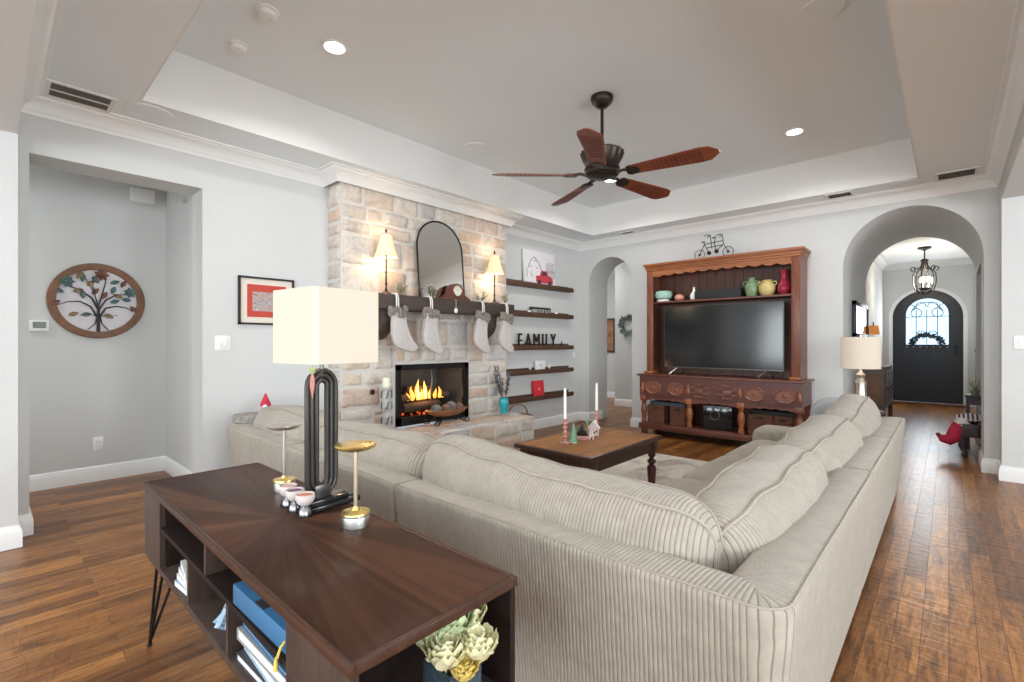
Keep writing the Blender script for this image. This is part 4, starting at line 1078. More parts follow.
for x, z0, z1 in ((-.0275, .535, .632), (-.2025, .388, .52), (.1615, .388, .52)):
    mb = MB(); mb.box(x - .008, x + .008, -hy + .004, hy - .018, z0, z1); mb.build('divider', 'walnut_grey', cons, smooth=False)
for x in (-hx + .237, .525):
    mb = MB(); mb.box(x, x + .016, -hy + .018, hy - .018, .388, .632); mb.build('divider', 'walnut_shaded', cons, smooth=False)
for sx in (-1, 1):
    for sy in (-1, 1):
        mb = MB(); fx, fy = sx * (hx - .012), sy * (hy - .015)
        mb.box(sx * (hx - .16), sx * (hx - .03), sy * (hy - .14), sy * (hy - .02), .362, .367)
        for tx, ty in ((sx * (hx - .05), sy * (hy - .035)), (sx * (hx - .14), sy * (hy - .04)), (sx * (hx - .05), sy * (hy - .125))):
            mb.tube([(tx, ty, .366), (fx, fy, .012)], .0055, 8)
        mb.ball((fx, fy, .009), .010, .010, .009, 10, 6)
        mb.build('hairpin_leg', 'black_metal', cons)
CZ = .6505
# tall lamp of nested black tubes
lamp = thing('table_lamp', 'table lamp with square white shade over tall nested loops of dark tube', 'lamp', (-1.562, .757, CZ), rad(7))
mb = MB(); mb.box(-.055, .055, -.075, .115, 0, .018, .003); mb.box(-.04, .04, -.06, .08, .018, .034, .003); mb.build('base', 'black_gloss', lamp)
def loop_pts(hw_, z0, z1, n=10):
    pts = []
    for k in range(n + 1): a = PI + PI * k / n; pts.append((0, hw_ * math.cos(a), z0 + hw_ + hw_ * math.sin(a)))
    for k in range(n + 1): a = PI * k / n; pts.append((0, hw_ * math.cos(a), z1 - hw_ + hw_ * math.sin(a)))
    return pts
for hw_, a, b2 in ((.053, .038, .458), (.036, .055, .441), (.019, .072, .424)):
    mb = MB(); mb.tube(loop_pts(hw_, a, b2), .0086, 10, True); mb.build('tube_loop', 'tube_dark', lamp)
mb = MB(); mb.box(-.012, .012, -.03, .03, .03, .075, .003); mb.build('joint', 'gunmetal', lamp)
mb = MB(); mb.tube([(0, 0, .45), (0, 0, .52)], .007, 8); mb.build('socket', 'gunmetal', lamp)
sh = .126; ch_ = .016
prof = [(-sh, -sh + ch_), (-sh, sh - ch_), (-sh + ch_, sh), (sh - ch_, sh), (sh, sh - ch_), (sh, -sh + ch_), (sh - ch_, -sh), (-sh + ch_, -sh)]
mb = MB(); ins = [(x * .985, y * .985) for x, y in prof]
mb.rings([[Vector((x, y, .484)) for x, y in ins], [Vector((x, y, .484)) for x, y in prof], [Vector((x, y, .722)) for x, y in prof], [Vector((x, y, .722)) for x, y in ins]], loop=True)
mb.build('lamp_shade', 'shade_white', lamp, smooth=False, loc=(.014, .011, 0))
mb = MB(); mb.ball((.01, .01, .60), .03, .03, .042); mb.build('bulb', 'bulb_glow', lamp)
mb = MB()
for a in range(3): mb.tube([(0, 0, .69), (sh * .9 * math.cos(a * 2.1), sh * .9 * math.sin(a * 2.1), .708)], .002, 5)
mb.build('spider', 'silver', lamp)
point_light('table_lamp_bulb', (-1.552, .768, CZ + .66), 0.35, (1, .80, .56), .05); point_light('table_lamp_bulb', (-1.552, .768, CZ + .54), 0.3, (1, .80, .56), .05)
mat('pink_felt', (0.48, 0.21, 0.19), .9, var=.1); mat('moss', (0.35, 0.45, 0.2), .9, var=.2)
t = thing('hanging_ornament', 'pink leaf shaped ornament hanging under the shade of the tall tube lamp', 'ornament', (-1.497, .695, CZ + .35))
mb = MB(); mb.lathe([(0, .02), (.006, .04), (.011, .062), (.009, .088), (.003, .105), (0, .106)], seg=10, sx=1.0, sy=.7); mb.build('leaf_body', 'pink_felt', t)
mb = MB(); mb.ball((0, 0, .112), .010, .010, .012, 8, 6, lump=.4); mb.tube([(0, 0, .12), (0, 0, .135)], .0015, 5); mb.build('cap', 'moss', t)

def led_lamp(x, y, r, hc, head, stem, label):
    t = thing('portable_lamp', label, 'lamp', (x, y, CZ), 0, 'portable lamps on the console table')
    mb = MB(); mb.lathe([(0, 0), (r, 0), (r, .026), (r * .97, .03), (r, .031), (r, .036), (0, .036)], seg=28); mb.build('base', 'silver', t)
    mb = MB(); mb.lathe([(0, .036), (r, .036), (r * .98, .041), (r * .3, .046), (.008, .055), (0, .056)], seg=28); mb.build('base_cap', 'gold', t)
    mb = MB(); mb.cyl((0, 0, .05), .006, hc - .06, 14); mb.build('stem', stem, t)
    mb = MB(); mb.lathe([(0, hc - .018), (r * 1.1, hc - .016), (r * 1.42, hc - .010), (r * 1.46, hc - .004), (r * 1.38, hc), (r * .7, hc + .003), (0, hc + .004)], seg=32); mb.build('disc_head', head, t)
led_lamp(-1.835, .745, .039, .245, 'silver', 'silver', 'slim portable lamp with silver disc head left of the tall tube lamp')
led_lamp(-1.325, .748, .042, .245, 'gold', 'pale_brass', 'slim portable lamp with gold disc head right of the tall tube lamp')
mat('smoked_chrome', (0.22, 0.22, 0.23), .12, 1.0, var=.1)
mat('ceramic_blush', (0.70, 0.60, 0.57), .4, var=.1); mat('candle_pink', (0.80, 0.50, 0.50), .5, var=.1); mat('candle_plum', (0.18, 0.10, 0.16), .5, var=.1); mat('candle_orange', (0.72, 0.32, 0.18), .5, var=.1)
for (x, y, mm, lab) in ((-1.646, 0.681, 'candle_pink', 'leftmost footed tealight cup with pink wax before the tube lamp'), (-1.580, 0.676, 'candle_plum', 'footed tealight cup with dark plum wax, middle of the three'), (-1.511, 0.678, 'candle_orange', 'footed tealight cup with orange wax nearest the tube lamp base')):
    t = thing('tealight_cup', lab, 'candle', (x, y, CZ), 0, 'footed tealight cups on the console table')
    mb = MB(); mb.lathe([(0, 0), (.024, 0), (.025, .004), (.014, .028), (.010, .036), (0, .036)], seg=16); mb.build('cone_foot', 'smoked_chrome', t)
    mb = MB(); mb.lathe([(0, .034), (.016, .036), (.026, .046), (.030, .06), (.029, .07), (.025, .07), (.024, .064), (0, .062)], seg=18); mb.build('cup', 'ceramic_blush', t)
    mb = MB(); mb.lathe([(0, .063), (.023, .063), (.022, .067), (0, .067)], seg=16); mb.build('wax', mm, t)

# contents of the console cubbies
mat('navy_cover', (0.045, 0.16, 0.32), .45, var=.12, vscale=30); mat('teal_cover', (0.10, 0.36, 0.50), .45, var=.1); mat('paper', (0.72, 0.72, 0.70), .8, var=.08, vscale=120); mat('pale_blue', (0.42, 0.58, 0.74), .6, var=.25, vscale=40); mat('tassel', (0.80, 0.58, 0.10), .7, var=.1); mat('book_dark', (0.05, 0.05, 0.06), .5, var=.1); mat('book_grey', (0.36, 0.36, 0.35), .6, var=.15)
t = thing('large_book', 'thick blue cloth-bound book with gold tassel on the upper console shelf', 'book', (-1.195, .49, .536), rad(1))
mb = MB(); mb.box(-.155, .155, -.065, .12, 0, .005, .002); mb.box(-.155, .155, -.065, .12, .045, .05, .002); mb.box(-.155, .155, -.068, -.060, 0, .05, .003); mb.build('cover', 'navy_cover', t)
mb = MB(); mb.box(-.15, .15, -.060, .115, .005, .045); mb.build('pages', 'teal_cover', t, smooth=False)
mb = MB(); mb.box(-.02, .03, -.066, .119, .050, .0515); mb.build('elastic_band', 'book_dark', t, smooth=False)
mb = MB(); mb.tube([(.148, -.062, .03), (.15, -.076, .02), (.15, -.084, -.0)], .003, 6); mb.lathe([(0, 0), (.005, .002), (.004, .022), (.002, .03), (0, .031)], c=(.15, -.086, -.026), seg=10); mb.build('ribbon_tassel', 'tassel', t)
for k, (z, w_, mm, lab) in enumerate(((0, .15, 'pale_blue', 'lowest pale blue notepad stacked in the leftmost lower cubby'), (.022, .14, 'paper', 'middle white pad stacked in the leftmost lower cubby'), (.043, .135, 'pale_blue', 'upper blue pad stacked in the leftmost lower cubby'), (.063, .12, 'paper', 'topmost white card stack in the leftmost lower cubby'))):
    t = thing('notepad', lab, 'notepad', (-1.842 + .004 * k, .50, .3885 + z), rad(5 - 4 * k), 'notepads in the lower cubby')
    mb = MB(); mb.box(-w_ / 2, w_ / 2, -.075, .09, 0, .018); mb.build('sheets', 'paper', t, smooth=False)
    mb = MB(); mb.box(-w_ / 2, w_ / 2, -.0755, .09, .0165, .0185 if k < 3 else .02); mb.build('cover', mm, t, smooth=False)
t = thing('toy_airplane', 'crumpled blue and white paper bow in the middle lower cubby', 'bow', (-1.50, .475, .3885))
t.name = 'paper_bow'
mb = MB(); r = random.Random(4)
for k in range(9):
    a = 2 * PI * k / 9; mb.tube([(0, 0, .02), (.03 * math.cos(a), .03 * math.sin(a), .05 + .01 * (k % 3)), (.05 * math.cos(a), .05 * math.sin(a), .03), (.02 * math.cos(a), .02 * math.sin(a), .01)], .009, 6)
mb.build('loops', 'pale_blue', t)
mb = MB(); mb.ball((0, 0, .025), .022, .022, .024, 10, 8, lump=.4); mb.build('knot', 'paper', t)
zb_ = .389
for k, (th, hw_, yy, a_, mm, lab) in enumerate(((.024, .15, .515, 2, 'book_dark', 'dark book at the bottom of the stack in the right lower cubby'), (.03, .14, .52, -3, 'pale_blue', 'pale blue book second from the bottom of the stack in the right lower cubby'), (.03, .15, .515, 1, 'book_grey', 'thick pale grey book second from the top of the stack in the right lower cubby'), (.012, .135, .52, -1, 'navy_cover', 'thin navy book on top of the stack in the right lower cubby'))):
    t = thing('book', lab, 'book', (-1.195, yy, zb_), rad(a_), 'stacked books in the right lower cubby')
    mb = MB(); mb.box(-hw_, hw_, -.085, .12, 0, .003); mb.box(-hw_, hw_, -.085, .12, th - .003, th); mb.box(-hw_, -hw_ + .003, -.085, .12, 0, th); mb.build('cover', mm, t, smooth=False)
    mb = MB(); mb.box(-hw_ + .003, hw_ - .003, -.082, .117, .003, th - .003); mb.build('pages', 'paper', t, smooth=False)
    zb_ += th + .0005
# flowers in the open end bay
mat('petal_cream', (0.88, 0.84, 0.55), .7, var=.15, vscale=30); mat('petal_green', (0.62, 0.70, 0.42), .7, var=.2, vscale=30); mat('petal_yellow', (0.80, 0.62, 0.18), .7, var=.2); mat('water', (0.35, 0.5, 0.6), .02, var=.0, trans=.9, ior=1.33)
fl = thing('flower_vase', 'square glass vase of cream and green roses in the open end of the console', 'vase', (-.80, .682, .3885))
mb = MB(); a = .045
outer = [(-a, -a), (a, -a), (a, a), (-a, a)]; inn = [(x * .9, y * .9) for x, y in outer]
mb.rings([[Vector((x, y, 0)) for x, y in outer], [Vector((x, y, .125)) for x, y in outer], [Vector((x, y, .125)) for x, y in inn], [Vector((x, y, .008)) for x, y in inn]]); mb.build('glass', 'blue_glass', fl, smooth=False)
stm = MB()
def rose(x, y, z, r, seed, mm):
    rr_ = random.Random(seed); mb = MB()
    mb.ball((x, y, z - .1 * r), r * .42, r * .42, r * .6, 12, 8, lump=.2, seed=seed)
    for lay_, (n, rad_, tilt) in enumerate(((5, .42, .0), (7, .62, .04), (8, .84, .16), (8, 1.0, .42))):
        for k in range(n):
            a = 2 * PI * (k + .5 * lay_) / n + rr_.uniform(-.2, .2); rows = []
            for i in range(5):
                s = i / 4; out = r * rad_ * (.35 + .75 * math.sin(s * 1.5)); zz = z - r * .55 + r * 1.35 * s * (1 - .25 * tilt) - r * .3 * tilt * s * s
                wdt = r * .6 * math.sin(PI * (.12 + .72 * s)) + .001; row = []
                for j in range(5):
                    u = (j - 2) / 2; aa = a + u * wdt / max(out, r * .3)
                    row.append(Vector((x + out * math.cos(aa) * (1 + .08 * u * u), y + out * math.sin(aa), zz - .12 * r * u * u + .10 * r * rr_.uniform(-1, 1) + .05 * lay_ * r * s * math.sin(j * 2.6 + k))))
                rows.append(row)
            mb.rings(rows, closed_ring=False)
    o = mb.build('rose', mm, fl, ang=80, fix=False)
    stm.tube([(x, y, z - r * .5), (x * .4, y * .4, .02)], .003, 6)
for k, (x, y, z, mm) in enumerate(((.03, -.045, .17, 'petal_cream'), (.055, .02, .165, 'petal_cream'), (.0, .0, .20, 'petal_green'), (-.02, .06, .185, 'petal_cream'), (-.03, -.04, .18, 'petal_green'), (.06, -.02, .135, 'petal_yellow'))):
    rose(x, y, z, .042 if k != 5 else .028, k + 1, mm)
stm.build('stems', 'leaf_green', fl)

# ------------------------------------------------------------------ television cabinet with hutch
tv = thing('entertainment_cabinet', 'carved reddish wooden cabinet with turned posts and tall open hutch against the back wall', 'cabinet', (-2.06, 5.975, 0))
mb = MB(); mb.box(-.955, .955, -.262, .245, .775, .80, .006); mb.build('cabinet_top', 'cherry', tv)
def scallop(x0, x1, ztop, zb, n, amp):
    pts = [(x0, ztop), (x0, zb)]
    steps = n * 8
    for i in range(1, steps):
        u = i / steps; pts.append((x0 + (x1 - x0) * u, zb + amp * (1 - abs(math.sin(PI * n * u))) + amp * .9 * math.sin(PI * u)))
    return pts + [(x1, zb), (x1, ztop)]
mb = MB(); mb.box(-.925, .925, -.235, .24, .515, .775); mb.build('drawer_case', 'cherry_case', tv, smooth=False)
mb = MB()
for x0, x1 in ((-.84, -.315), (-.24, .28), (.355, .89)): mb.prism(scallop(x0, x1, .52, .462, 5, .014), -.235, -.215, 'xz')
mb.build('scalloped_apron', 'cherry', tv, smooth=False)
oct_ = [(math.cos(PI / 8 + PI / 4 * k), math.sin(PI / 8 + PI / 4 * k)) for k in range(8)]
def moulding(pts, r=.012): 
    mb = MB(); mb.tube(pts, r, 6, True); return mb
for x in (-.735, -.44, .465, .765):
    w_ = .105
    mb = moulding([(x + w_ * a, -.240, .628 + .075 * b2) for a, b2 in oct_]); mb.lathe([(0, 0), (.026, 0), (.022, .008), (.008, .012), (0, .016)], c=(x, -.234, .628), seg=14, M=Matrix.Rotation(rad(90), 4, 'X'))
    mb.prism([(x + w_ * .86 * a, .628 + .062 * b2) for a, b2 in oct_], -.239, -.235, 'xz')
    mb.build('octagon_carving', 'cherry_raised', tv)
for x in (-.155, .175):
    mb = MB(); d1, d2, a = .125, .075, .032
    cr = [(-d1, -a), (-a * 1.6, -a), (-a * 1.6, -d2), (a * 1.6, -d2), (a * 1.6, -a), (d1, -a), (d1, a), (a * 1.6, a), (a * 1.6, d2), (-a * 1.6, d2), (-a * 1.6, a), (-d1, a)]
    mb.tube([(x + u, -.240, .628 + v) for u, v in cr], .010, 5, True); mb.prism([(x - .045, .605), (x + .045, .605), (x + .045, .65), (x - .045, .65)], -.245, -.235, 'xz', .004)
    mb.build('cross_carving', 'cherry_raised', tv)
for x in (-.88, -.28, .315, .905):
    mb = MB(); mb.lathe([(0, .565), (.012, .57), (.018, .585), (.024, .61), (.016, .645), (.012, .67), (.018, .68), (.01, .69), (0, .69)], c=(x, -.238, 0), seg=12); mb.build('split_baluster', 'cherry_light', tv)
for x in (-.88, -.28, .315, .895):
    mb = MB(); mb.box(x - .038, x + .038, -.238, -.162, .455, .52, .003)
    mb.lathe([(.03, .165), (.036, .18), (.028, .195), (.034, .21), (.024, .225), (.03, .27), (.04, .33), (.036, .38), (.024, .415), (.034, .43), (.026, .442), (.034, .455)], c=(x, -.2, 0), seg=18)
    mb.build('turned_post', 'cherry_light' if abs(x) < .5 else 'cherry_post', tv)
for x in (-.88, .895):
    mb = MB(); mb.box(x - .034, x + .034, .17, .238, .165, .52); mb.build('rear_post', 'cherry_post', tv, smooth=False)
mb = MB(); mb.box(-.935, .935, -.25, .24, .095, .165, .006); mb.build('lower_shelf', 'cherry', tv)
mb = MB(); mb.box(-.9, .9, .225, .24, .165, .515); mb.build('rear_panel', 'cherry_dark', tv, smooth=False)
for x in (-.88, .88):
    for y in (-.19, .19):
        mb = MB(); mb.lathe([(0, 0), (.03, 0), (.042, .03), (.038, .07), (.03, .096)], c=(x, y, 0), seg=16); mb.build('foot', 'cherry_dark', tv)
# hutch
for sx in (-1, 1):
    mb = MB(); mb.box(sx * .80, sx * .885, -.115, -.085, .80, 2.14, .003); mb.box(sx * .865, sx * .885, -.09, .23, .80, 2.14); mb.build('hutch_side', 'cherry_post', tv)
    mb = MB(); mb.box(sx * .785, sx * .90, -.175, .0, .80, .835, .012); mb.build('hutch_foot', 'cherry_light', tv)
mb = MB()
for k in range(16):
    x = -.865 + 1.73 * k / 16; mb.box(x + .002, x + 1.73 / 16 - .002, .215, .235, .80, 2.15)
mb.box(-.865, .865, .228, .238, .80, 2.15)
mb.build('hutch_back', 'cherry_dark', tv, smooth=False)
mb = MB(); mb.box(-.868, .868, -.09, .22, 1.715, 1.738, .003); mb.build('hutch_shelf', 'cherry', tv)
mb = MB(); mb.prism(scallop(-.80, .80, 2.15, 2.055, 11, .022)[:], -.113, -.09, 'xz'); mb.build('scalloped_valance', 'cherry_light', tv, smooth=False)
mb = MB()
for z0, z1, e in ((2.14, 2.165, .006), (2.165, 2.19, .016), (2.19, 2.205, .026), (2.205, 2.232, .036)): mb.box(-.885 - e, .885 + e, -.118 - e, .24, z0, z1, .004)
mb.build('cornice', 'cherry_light', tv)
HZT = 2.2325; HS = 1.7385
# television
t = thing('television', 'large black flat screen television standing in the hutch of the carved cabinet', 'television', (-2.045, 5.95, .8005))
mb = MB(); mb.box(-.695, .695, -.012, .03, .085, .862, .004); mb.box(-.45, .45, .03, .07, .10, .55, .01); mb.build('housing', 'black_matte', t)
mb = MB(); mb.box(-.686, .686, -.0145, -.0125, .101, .855); mb.build('screen', 'screen_black', t, smooth=False)
mb = MB()
for x0, x1, z0, z1 in ((-.696, .696, .859, .865), (-.696, .696, .083, .097), (-.698, -.691, .083, .865), (.691, .698, .083, .865)): mb.box(x0, x1, -.017, .0, z0, z1)
mb.build('bezel', 'gunmetal', t, smooth=False)
for sx in (-1, 1):
    mb = MB(); x = sx * .52; mb.tube([(x - .07, -.10, .008), (x, .0, .09), (x + .0, .01, .09), (x + .05, .10, .008)], .007, 6); mb.build('stand_foot', 'silver', t)
# things on the hutch shelf and top
mat('glaze_green', (0.22, 0.33, 0.17), .25, var=.25, vscale=20); mat('glaze_yellow', (0.62, 0.49, 0.20), .25, var=.15, vscale=20); mat('glaze_red', (0.36, 0.025, 0.055), .2, var=.2, vscale=20); mat('glaze_teal', (0.38, 0.58, 0.50), .35, var=.2, vscale=25); mat('glaze_coral', (0.72, 0.32, 0.24), .4, var=.15)
t = thing('soundbar_speaker', 'long black centre speaker lying on the hutch shelf', 'speaker', (-2.07, 6.02, HS))
mb = MB(); mb.box(-.27, .27, -.09, .12, 0, .105, .004); mb.build('speaker_body', 'black_matte', t)
mb = MB(); mb.box(-.262, .262, -.093, -.089, .006, .099, .001); mb.build('grille', 'black_matte', t)
def vase(x, prof, mm, label, handles=None, name='ceramic_vase', y=6.0):
    t = thing(name, label, 'vase', (x, y, HS), 0, 'pottery on the hutch shelf')
    mb = MB(); mb.lathe(prof, seg=24); mb.build('vase_body', mm, t)
    if handles:
        for s in (-1, 1):
            mb = MB(); mb.tube([(s * a, 0, b2) for a, b2 in handles], .008, 8); mb.build('handle', mm, t)
vase(-1.70, [(0, 0), (.05, 0), (.055, .01), (.07, .07), (.072, .12), (.055, .165), (.035, .185), (.033, .2), (.045, .22), (.04, .22), (.03, .2), (0, .19)], 'glaze_green', 'green glazed vase with two small handles on the hutch shelf', [(.068, .13), (.09, .15), (.085, .175), (.04, .185)])
vase(-1.535, [(0, 0), (.055, 0), (.06, .008), (.084, .05), (.088, .09), (.078, .13), (.05, .155), (.048, .165), (.06, .18), (.054, .18), (.042, .16), (0, .15)], 'glaze_yellow', 'round yellow vase with two handles on the hutch shelf', [(.08, .115), (.102, .135), (.094, .16), (.05, .16)])
vase(-1.36, [(0, 0), (.045, 0), (.05, .01), (.066, .05), (.07, .085), (.05, .14), (.04, .18), (.045, .23), (.058, .28), (.052, .28), (.036, .2), (0, .18)], 'glaze_red', 'tall red glazed pitcher at the right end of the hutch shelf', [(.05, .14), (.085, .17), (.088, .235), (.052, .26)][:0] or None)
t = thing('planter', 'round teal and white pot at the left end of the hutch shelf', 'pot', (-2.79, 6.02, HS), 0, 'pottery on the hutch shelf')
mb = MB(); mb.lathe([(0, 0), (.08, 0), (.085, .01), (.078, .035), (0, .035)], seg=24); mb.build('saucer', 'candle_wax', t)
mb = MB(); mb.lathe([(.07, .036), (.105, .05), (.118, .09), (.112, .125), (.095, .142), (.085, .14), (.09, .12), (0, .12)], seg=24); mb.build('pot_body', 'glaze_teal', t)
t = thing('lidded_jar', 'small coral pumpkin shaped jar on the hutch shelf', 'jar', (-2.57, 6.02, HS), 0, 'pottery on the hutch shelf')
mb = MB(); mb.ball((0, 0, .047), .062, .062, .046, 20, 10); mb.build('jar_body', 'glaze_coral', t)
mb = MB(); mb.tube([(0, 0, .085), (.004, 0, .105), (.012, 0, .115)], .006, 6); mb.build('stem', 'twig', t)
vase(-2.375, [(0, 0), (.035, 0), (.042, .01), (.048, .05), (.035, .09), (.015, .12), (.012, .15), (.018, .165), (0, .16)], 'candle_wax', 'small white teardrop vase on the hutch shelf')
# tandem bicycle
t = thing('tandem_bicycle', 'black wire model of a tandem bicycle on top of the hutch', 'ornament', (-2.125, 5.98, HZT))
def ring_pts(x, z, r, y=0, n=22): return [(x + r * math.cos(2 * PI * k / n), y, z + r * math.sin(2 * PI * k / n)) for k in range(n)]
for x in (-.17, .17):
    mb = MB(); mb.tube(ring_pts(x, .065, .061), .004, 6, True)
    for k in range(6): a = PI * k / 6; mb.tube([(x - .058 * math.cos(a), 0, .065 - .058 * math.sin(a)), (x + .058 * math.cos(a), 0, .065 + .058 * math.sin(a))], .0012, 4)
    mb.ball((x, 0, .065), .014, .02, .014, 8, 6); mb.build('wheel', 'black_metal', t)
mb = MB()
for p in ([(-.17, .065), (-.11, .19)], [(.17, .065), (.115, .17), (.105, .26)], [(-.11, .19), (.105, .205)], [(-.08, .14), (.11, .155)], [(-.11, .19), (-.06, .08)], [(.02, .25), (.01, .19), (.03, .09)], [(-.04, .29), (-.02, .13)], [(.03, .09), (.11, .155)], [(-.12, .215), (-.105, .18)]): mb.tube([(x, 0, z) for x, z in p], .005, 6)
mb.build('frame', 'black_metal', t)
mb = MB()
for x, z in ((-.125, .22), (.005, .255)): mb.ball((x, 0, z), .028, .016, .008, 10, 6)
mb.build('saddles', 'black_metal', t)
mb = MB()
for x, z in ((-.04, .29), (.105, .275)): mb.tube([(x - .06, -.05, z - .012), (x - .02, -.045, z + .004), (x, 0, z), (x - .02, .045, z + .004), (x - .06, .05, z - .012)], .005, 6)
mb.build('handlebars', 'black_metal', t)
for x, z in ((-.055, .075), (.035, .085)):
    mb = MB(); mb.lathe([(0, -.01), (.024, -.01), (.024, .01), (0, .01)], c=(x, 0, z), seg=14, M=Matrix.Rotation(rad(90), 4, 'X')); mb.build('chainring', 'black_metal', t)
# lower shelf: baskets, boxes, subwoofer
mat('basket_weave', (0.20, 0.085, 0.05), .8, var=.45, vscale=70, bump=.9, bscale=120); mat('box_slate', (0.06, 0.085, 0.12), .5, var=.2)
LS = .1655
for x, wd, lab in ((-2.795, .22, 'left of the two dark baskets at the left end of the cabinet'), (-2.50, .20, 'dark woven basket beside the black subwoofer, on its left'), (-1.555, .25, 'dark woven basket beside the black subwoofer, on its right'), (-1.325, .19, 'dark woven basket at the right end of the cabinet')):
    t = thing('woven_basket', lab, 'basket', (x, 5.93, LS), 0, 'woven baskets under the television cabinet')
    mb = MB()
    for k in range(9):
        z0 = k * .026; e = .003 * (k % 2); mb.box(-wd / 2 - e, wd / 2 + e, -.13 - e, .15 + e, z0, z0 + .027, .005, 1)
    mb.build('basket_body', 'basket_weave', t)
    mb = MB(); mb.box(-.035, .035, -.139, -.131, .185, .212, .003); mb.build('handle_hole', 'dark_void', t)
for x, wd, lab in ((-2.65, .46, 'flat slate blue box lying across the two left baskets'), (-1.42, .44, 'flat black box lying across the two right baskets')):
    t = thing('media_box', lab, 'box', (x, 5.95, LS + .2355), 0, 'flat boxes on the baskets')
    mb = MB(); mb.box(-wd / 2, wd / 2, -.13, .13, 0, .032, .003); mb.build('box_body', 'box_slate' if x < -2 else 'black_matte', t)
    mb = MB(); mb.box(-wd / 2 - .003, wd / 2 + .003, -.133, .133, .033, .045, .002); mb.build('lid', 'box_slate' if x < -2 else 'black_matte', t)
t = thing('subwoofer', 'black cube subwoofer with round port in the middle bay of the cabinet', 'speaker', (-2.06, 5.98, LS), rad(12))
mb = MB(); mb.box(-.16, .16, -.15, .15, .012, .29, .006); mb.build('speaker_body', 'black_gloss', t)
mb = MB(); mb.tube([(-.03 + .05 * math.cos(2 * PI * k / 24), -.152, .17 + .05 * math.sin(2 * PI * k / 24)) for k in range(24)], .009, 8, True); mb.build('port_ring', 'gunmetal', t)
for sx in (-1, 1):
    for sy in (-1, 1):
        mb = MB(); mb.cyl((sx * .13, sy * .12, 0), .015, .013); mb.build('rubber_foot', 'black_matte', t)
t = thing('small_statuette', 'tiny dark statuette right of the television on the cabinet top', 'figurine', (-1.262, 5.92, .8005))
mb = MB(); mb.lathe([(0, 0), (.03, 0), (.03, .01), (.018, .02), (0, .02)], seg=12); mb.build('base', 'bronze', t)
mb = MB(); mb.lathe([(.014, .02), (.02, .05), (.012, .075), (0, .08)], seg=12); mb.ball((0, 0, .092), .015, seg=10, ring=8); mb.build('body', 'letter_iron', t)

# ------------------------------------------------------------------ ceiling fan
fan = thing('ceiling_fan', 'ceiling fan with five reddish carved wooden blades on a dark bronze motor', 'ceiling fan', (-2.006, 3.24, 2.51))
mb = MB(); mb.lathe([(0, .619), (.085, .619), (.088, .60), (.08, .575), (.055, .55), (.04, .535), (0, .53)], seg=28); mb.build('canopy', 'bronze', fan)
mb = MB(); mb.cyl((0, 0, .2), .0125, .34, 12); mb.lathe([(0, .19), (.03, .19), (.034, .21), (.02, .235), (0, .235)], seg=16); mb.build('downrod', 'bronze', fan)
mb = MB(); n = 60; rings = []
for r, z, fl_ in ((.02, .19, 0), (.10, .19, .0), (.158, .185, .035), (.166, .175, .04), (.150, .13, .04), (.128, .085, .03), (.115, .07, 0)):
    rings.append([Vector((r * (1 + fl_ * math.cos(20 * 2 * PI * k / n)) * math.cos(2 * PI * k / n), r * (1 + fl_ * math.cos(20 * 2 * PI * k / n)) * math.sin(2 * PI * k / n), z)) for k in range(n)])
mb.rings(rings); mb.build('motor_housing', 'bronze', fan)
mb = MB(); mb.lathe([(.0, .072), (.118, .072), (.135, .06), (.138, .045), (.128, .036), (.132, .025), (.130, .008), (.118, .0), (.11, -.004), (.095, -.010), (.055, -.016), (.02, -.02), (0, -.021)], seg=36); mb.build('switch_housing', 'bronze', fan)
def fan_blade(a):
    M = Matrix.Rotation(rad(a), 4, 'Z')
    Mt_ = M @ Matrix.Rotation(rad(-14), 4, 'X')
    out = [(.235, -.045), (.26, -.058), (.74, -.088), (.80, -.078), (.86, -.018), (.86, .018), (.80, .078), (.74, .088), (.26, .058), (.235, .045)]
    mb = MB(); mb.prism(out, -.004, .004, 'xy', .002, 1, M=Mt_); b_ = mb.build('blade', 'fan_blade_wood', fan)
    mb = MB()
    for k in range(11):
        x = .40 + k * .033; wv = .05 + .0009 * k * 3; mb.box(x, x + .017, -wv, wv, -.0065, -.0042, M=Mt_); mb.box(x, x + .017, -wv, wv, .0042, .0065, M=Mt_)
    mb.build('carved_slats', 'fan_slat', b_, smooth=False)
    mb = MB(); mb.tube([M @ Vector((.12, 0, .0)), M @ Vector((.17, 0, .012)), M @ Vector((.22, 0, .004))], .012, 8)
    mb.prism([(.20, -.035), (.225, -.05), (.28, -.045), (.305, 0), (.28, .045), (.225, .05), (.20, .035)], -.012, -.0045, 'xy', .002, 1, M=Mt_); mb.prism([(.20, -.035), (.225, -.05), (.28, -.045), (.305, 0), (.28, .045), (.225, .05), (.20, .035)], .0045, .010, 'xy', .002, 1, M=Mt_)
    mb.build('blade_iron', 'bronze', fan)
wood('fan_slat', (0.16, 0.042, 0.022), (0.09, 0.022, 0.012), 'x', 5, 9, .45, .1)
for k in range(5): fan_blade(8 + 72 * k)

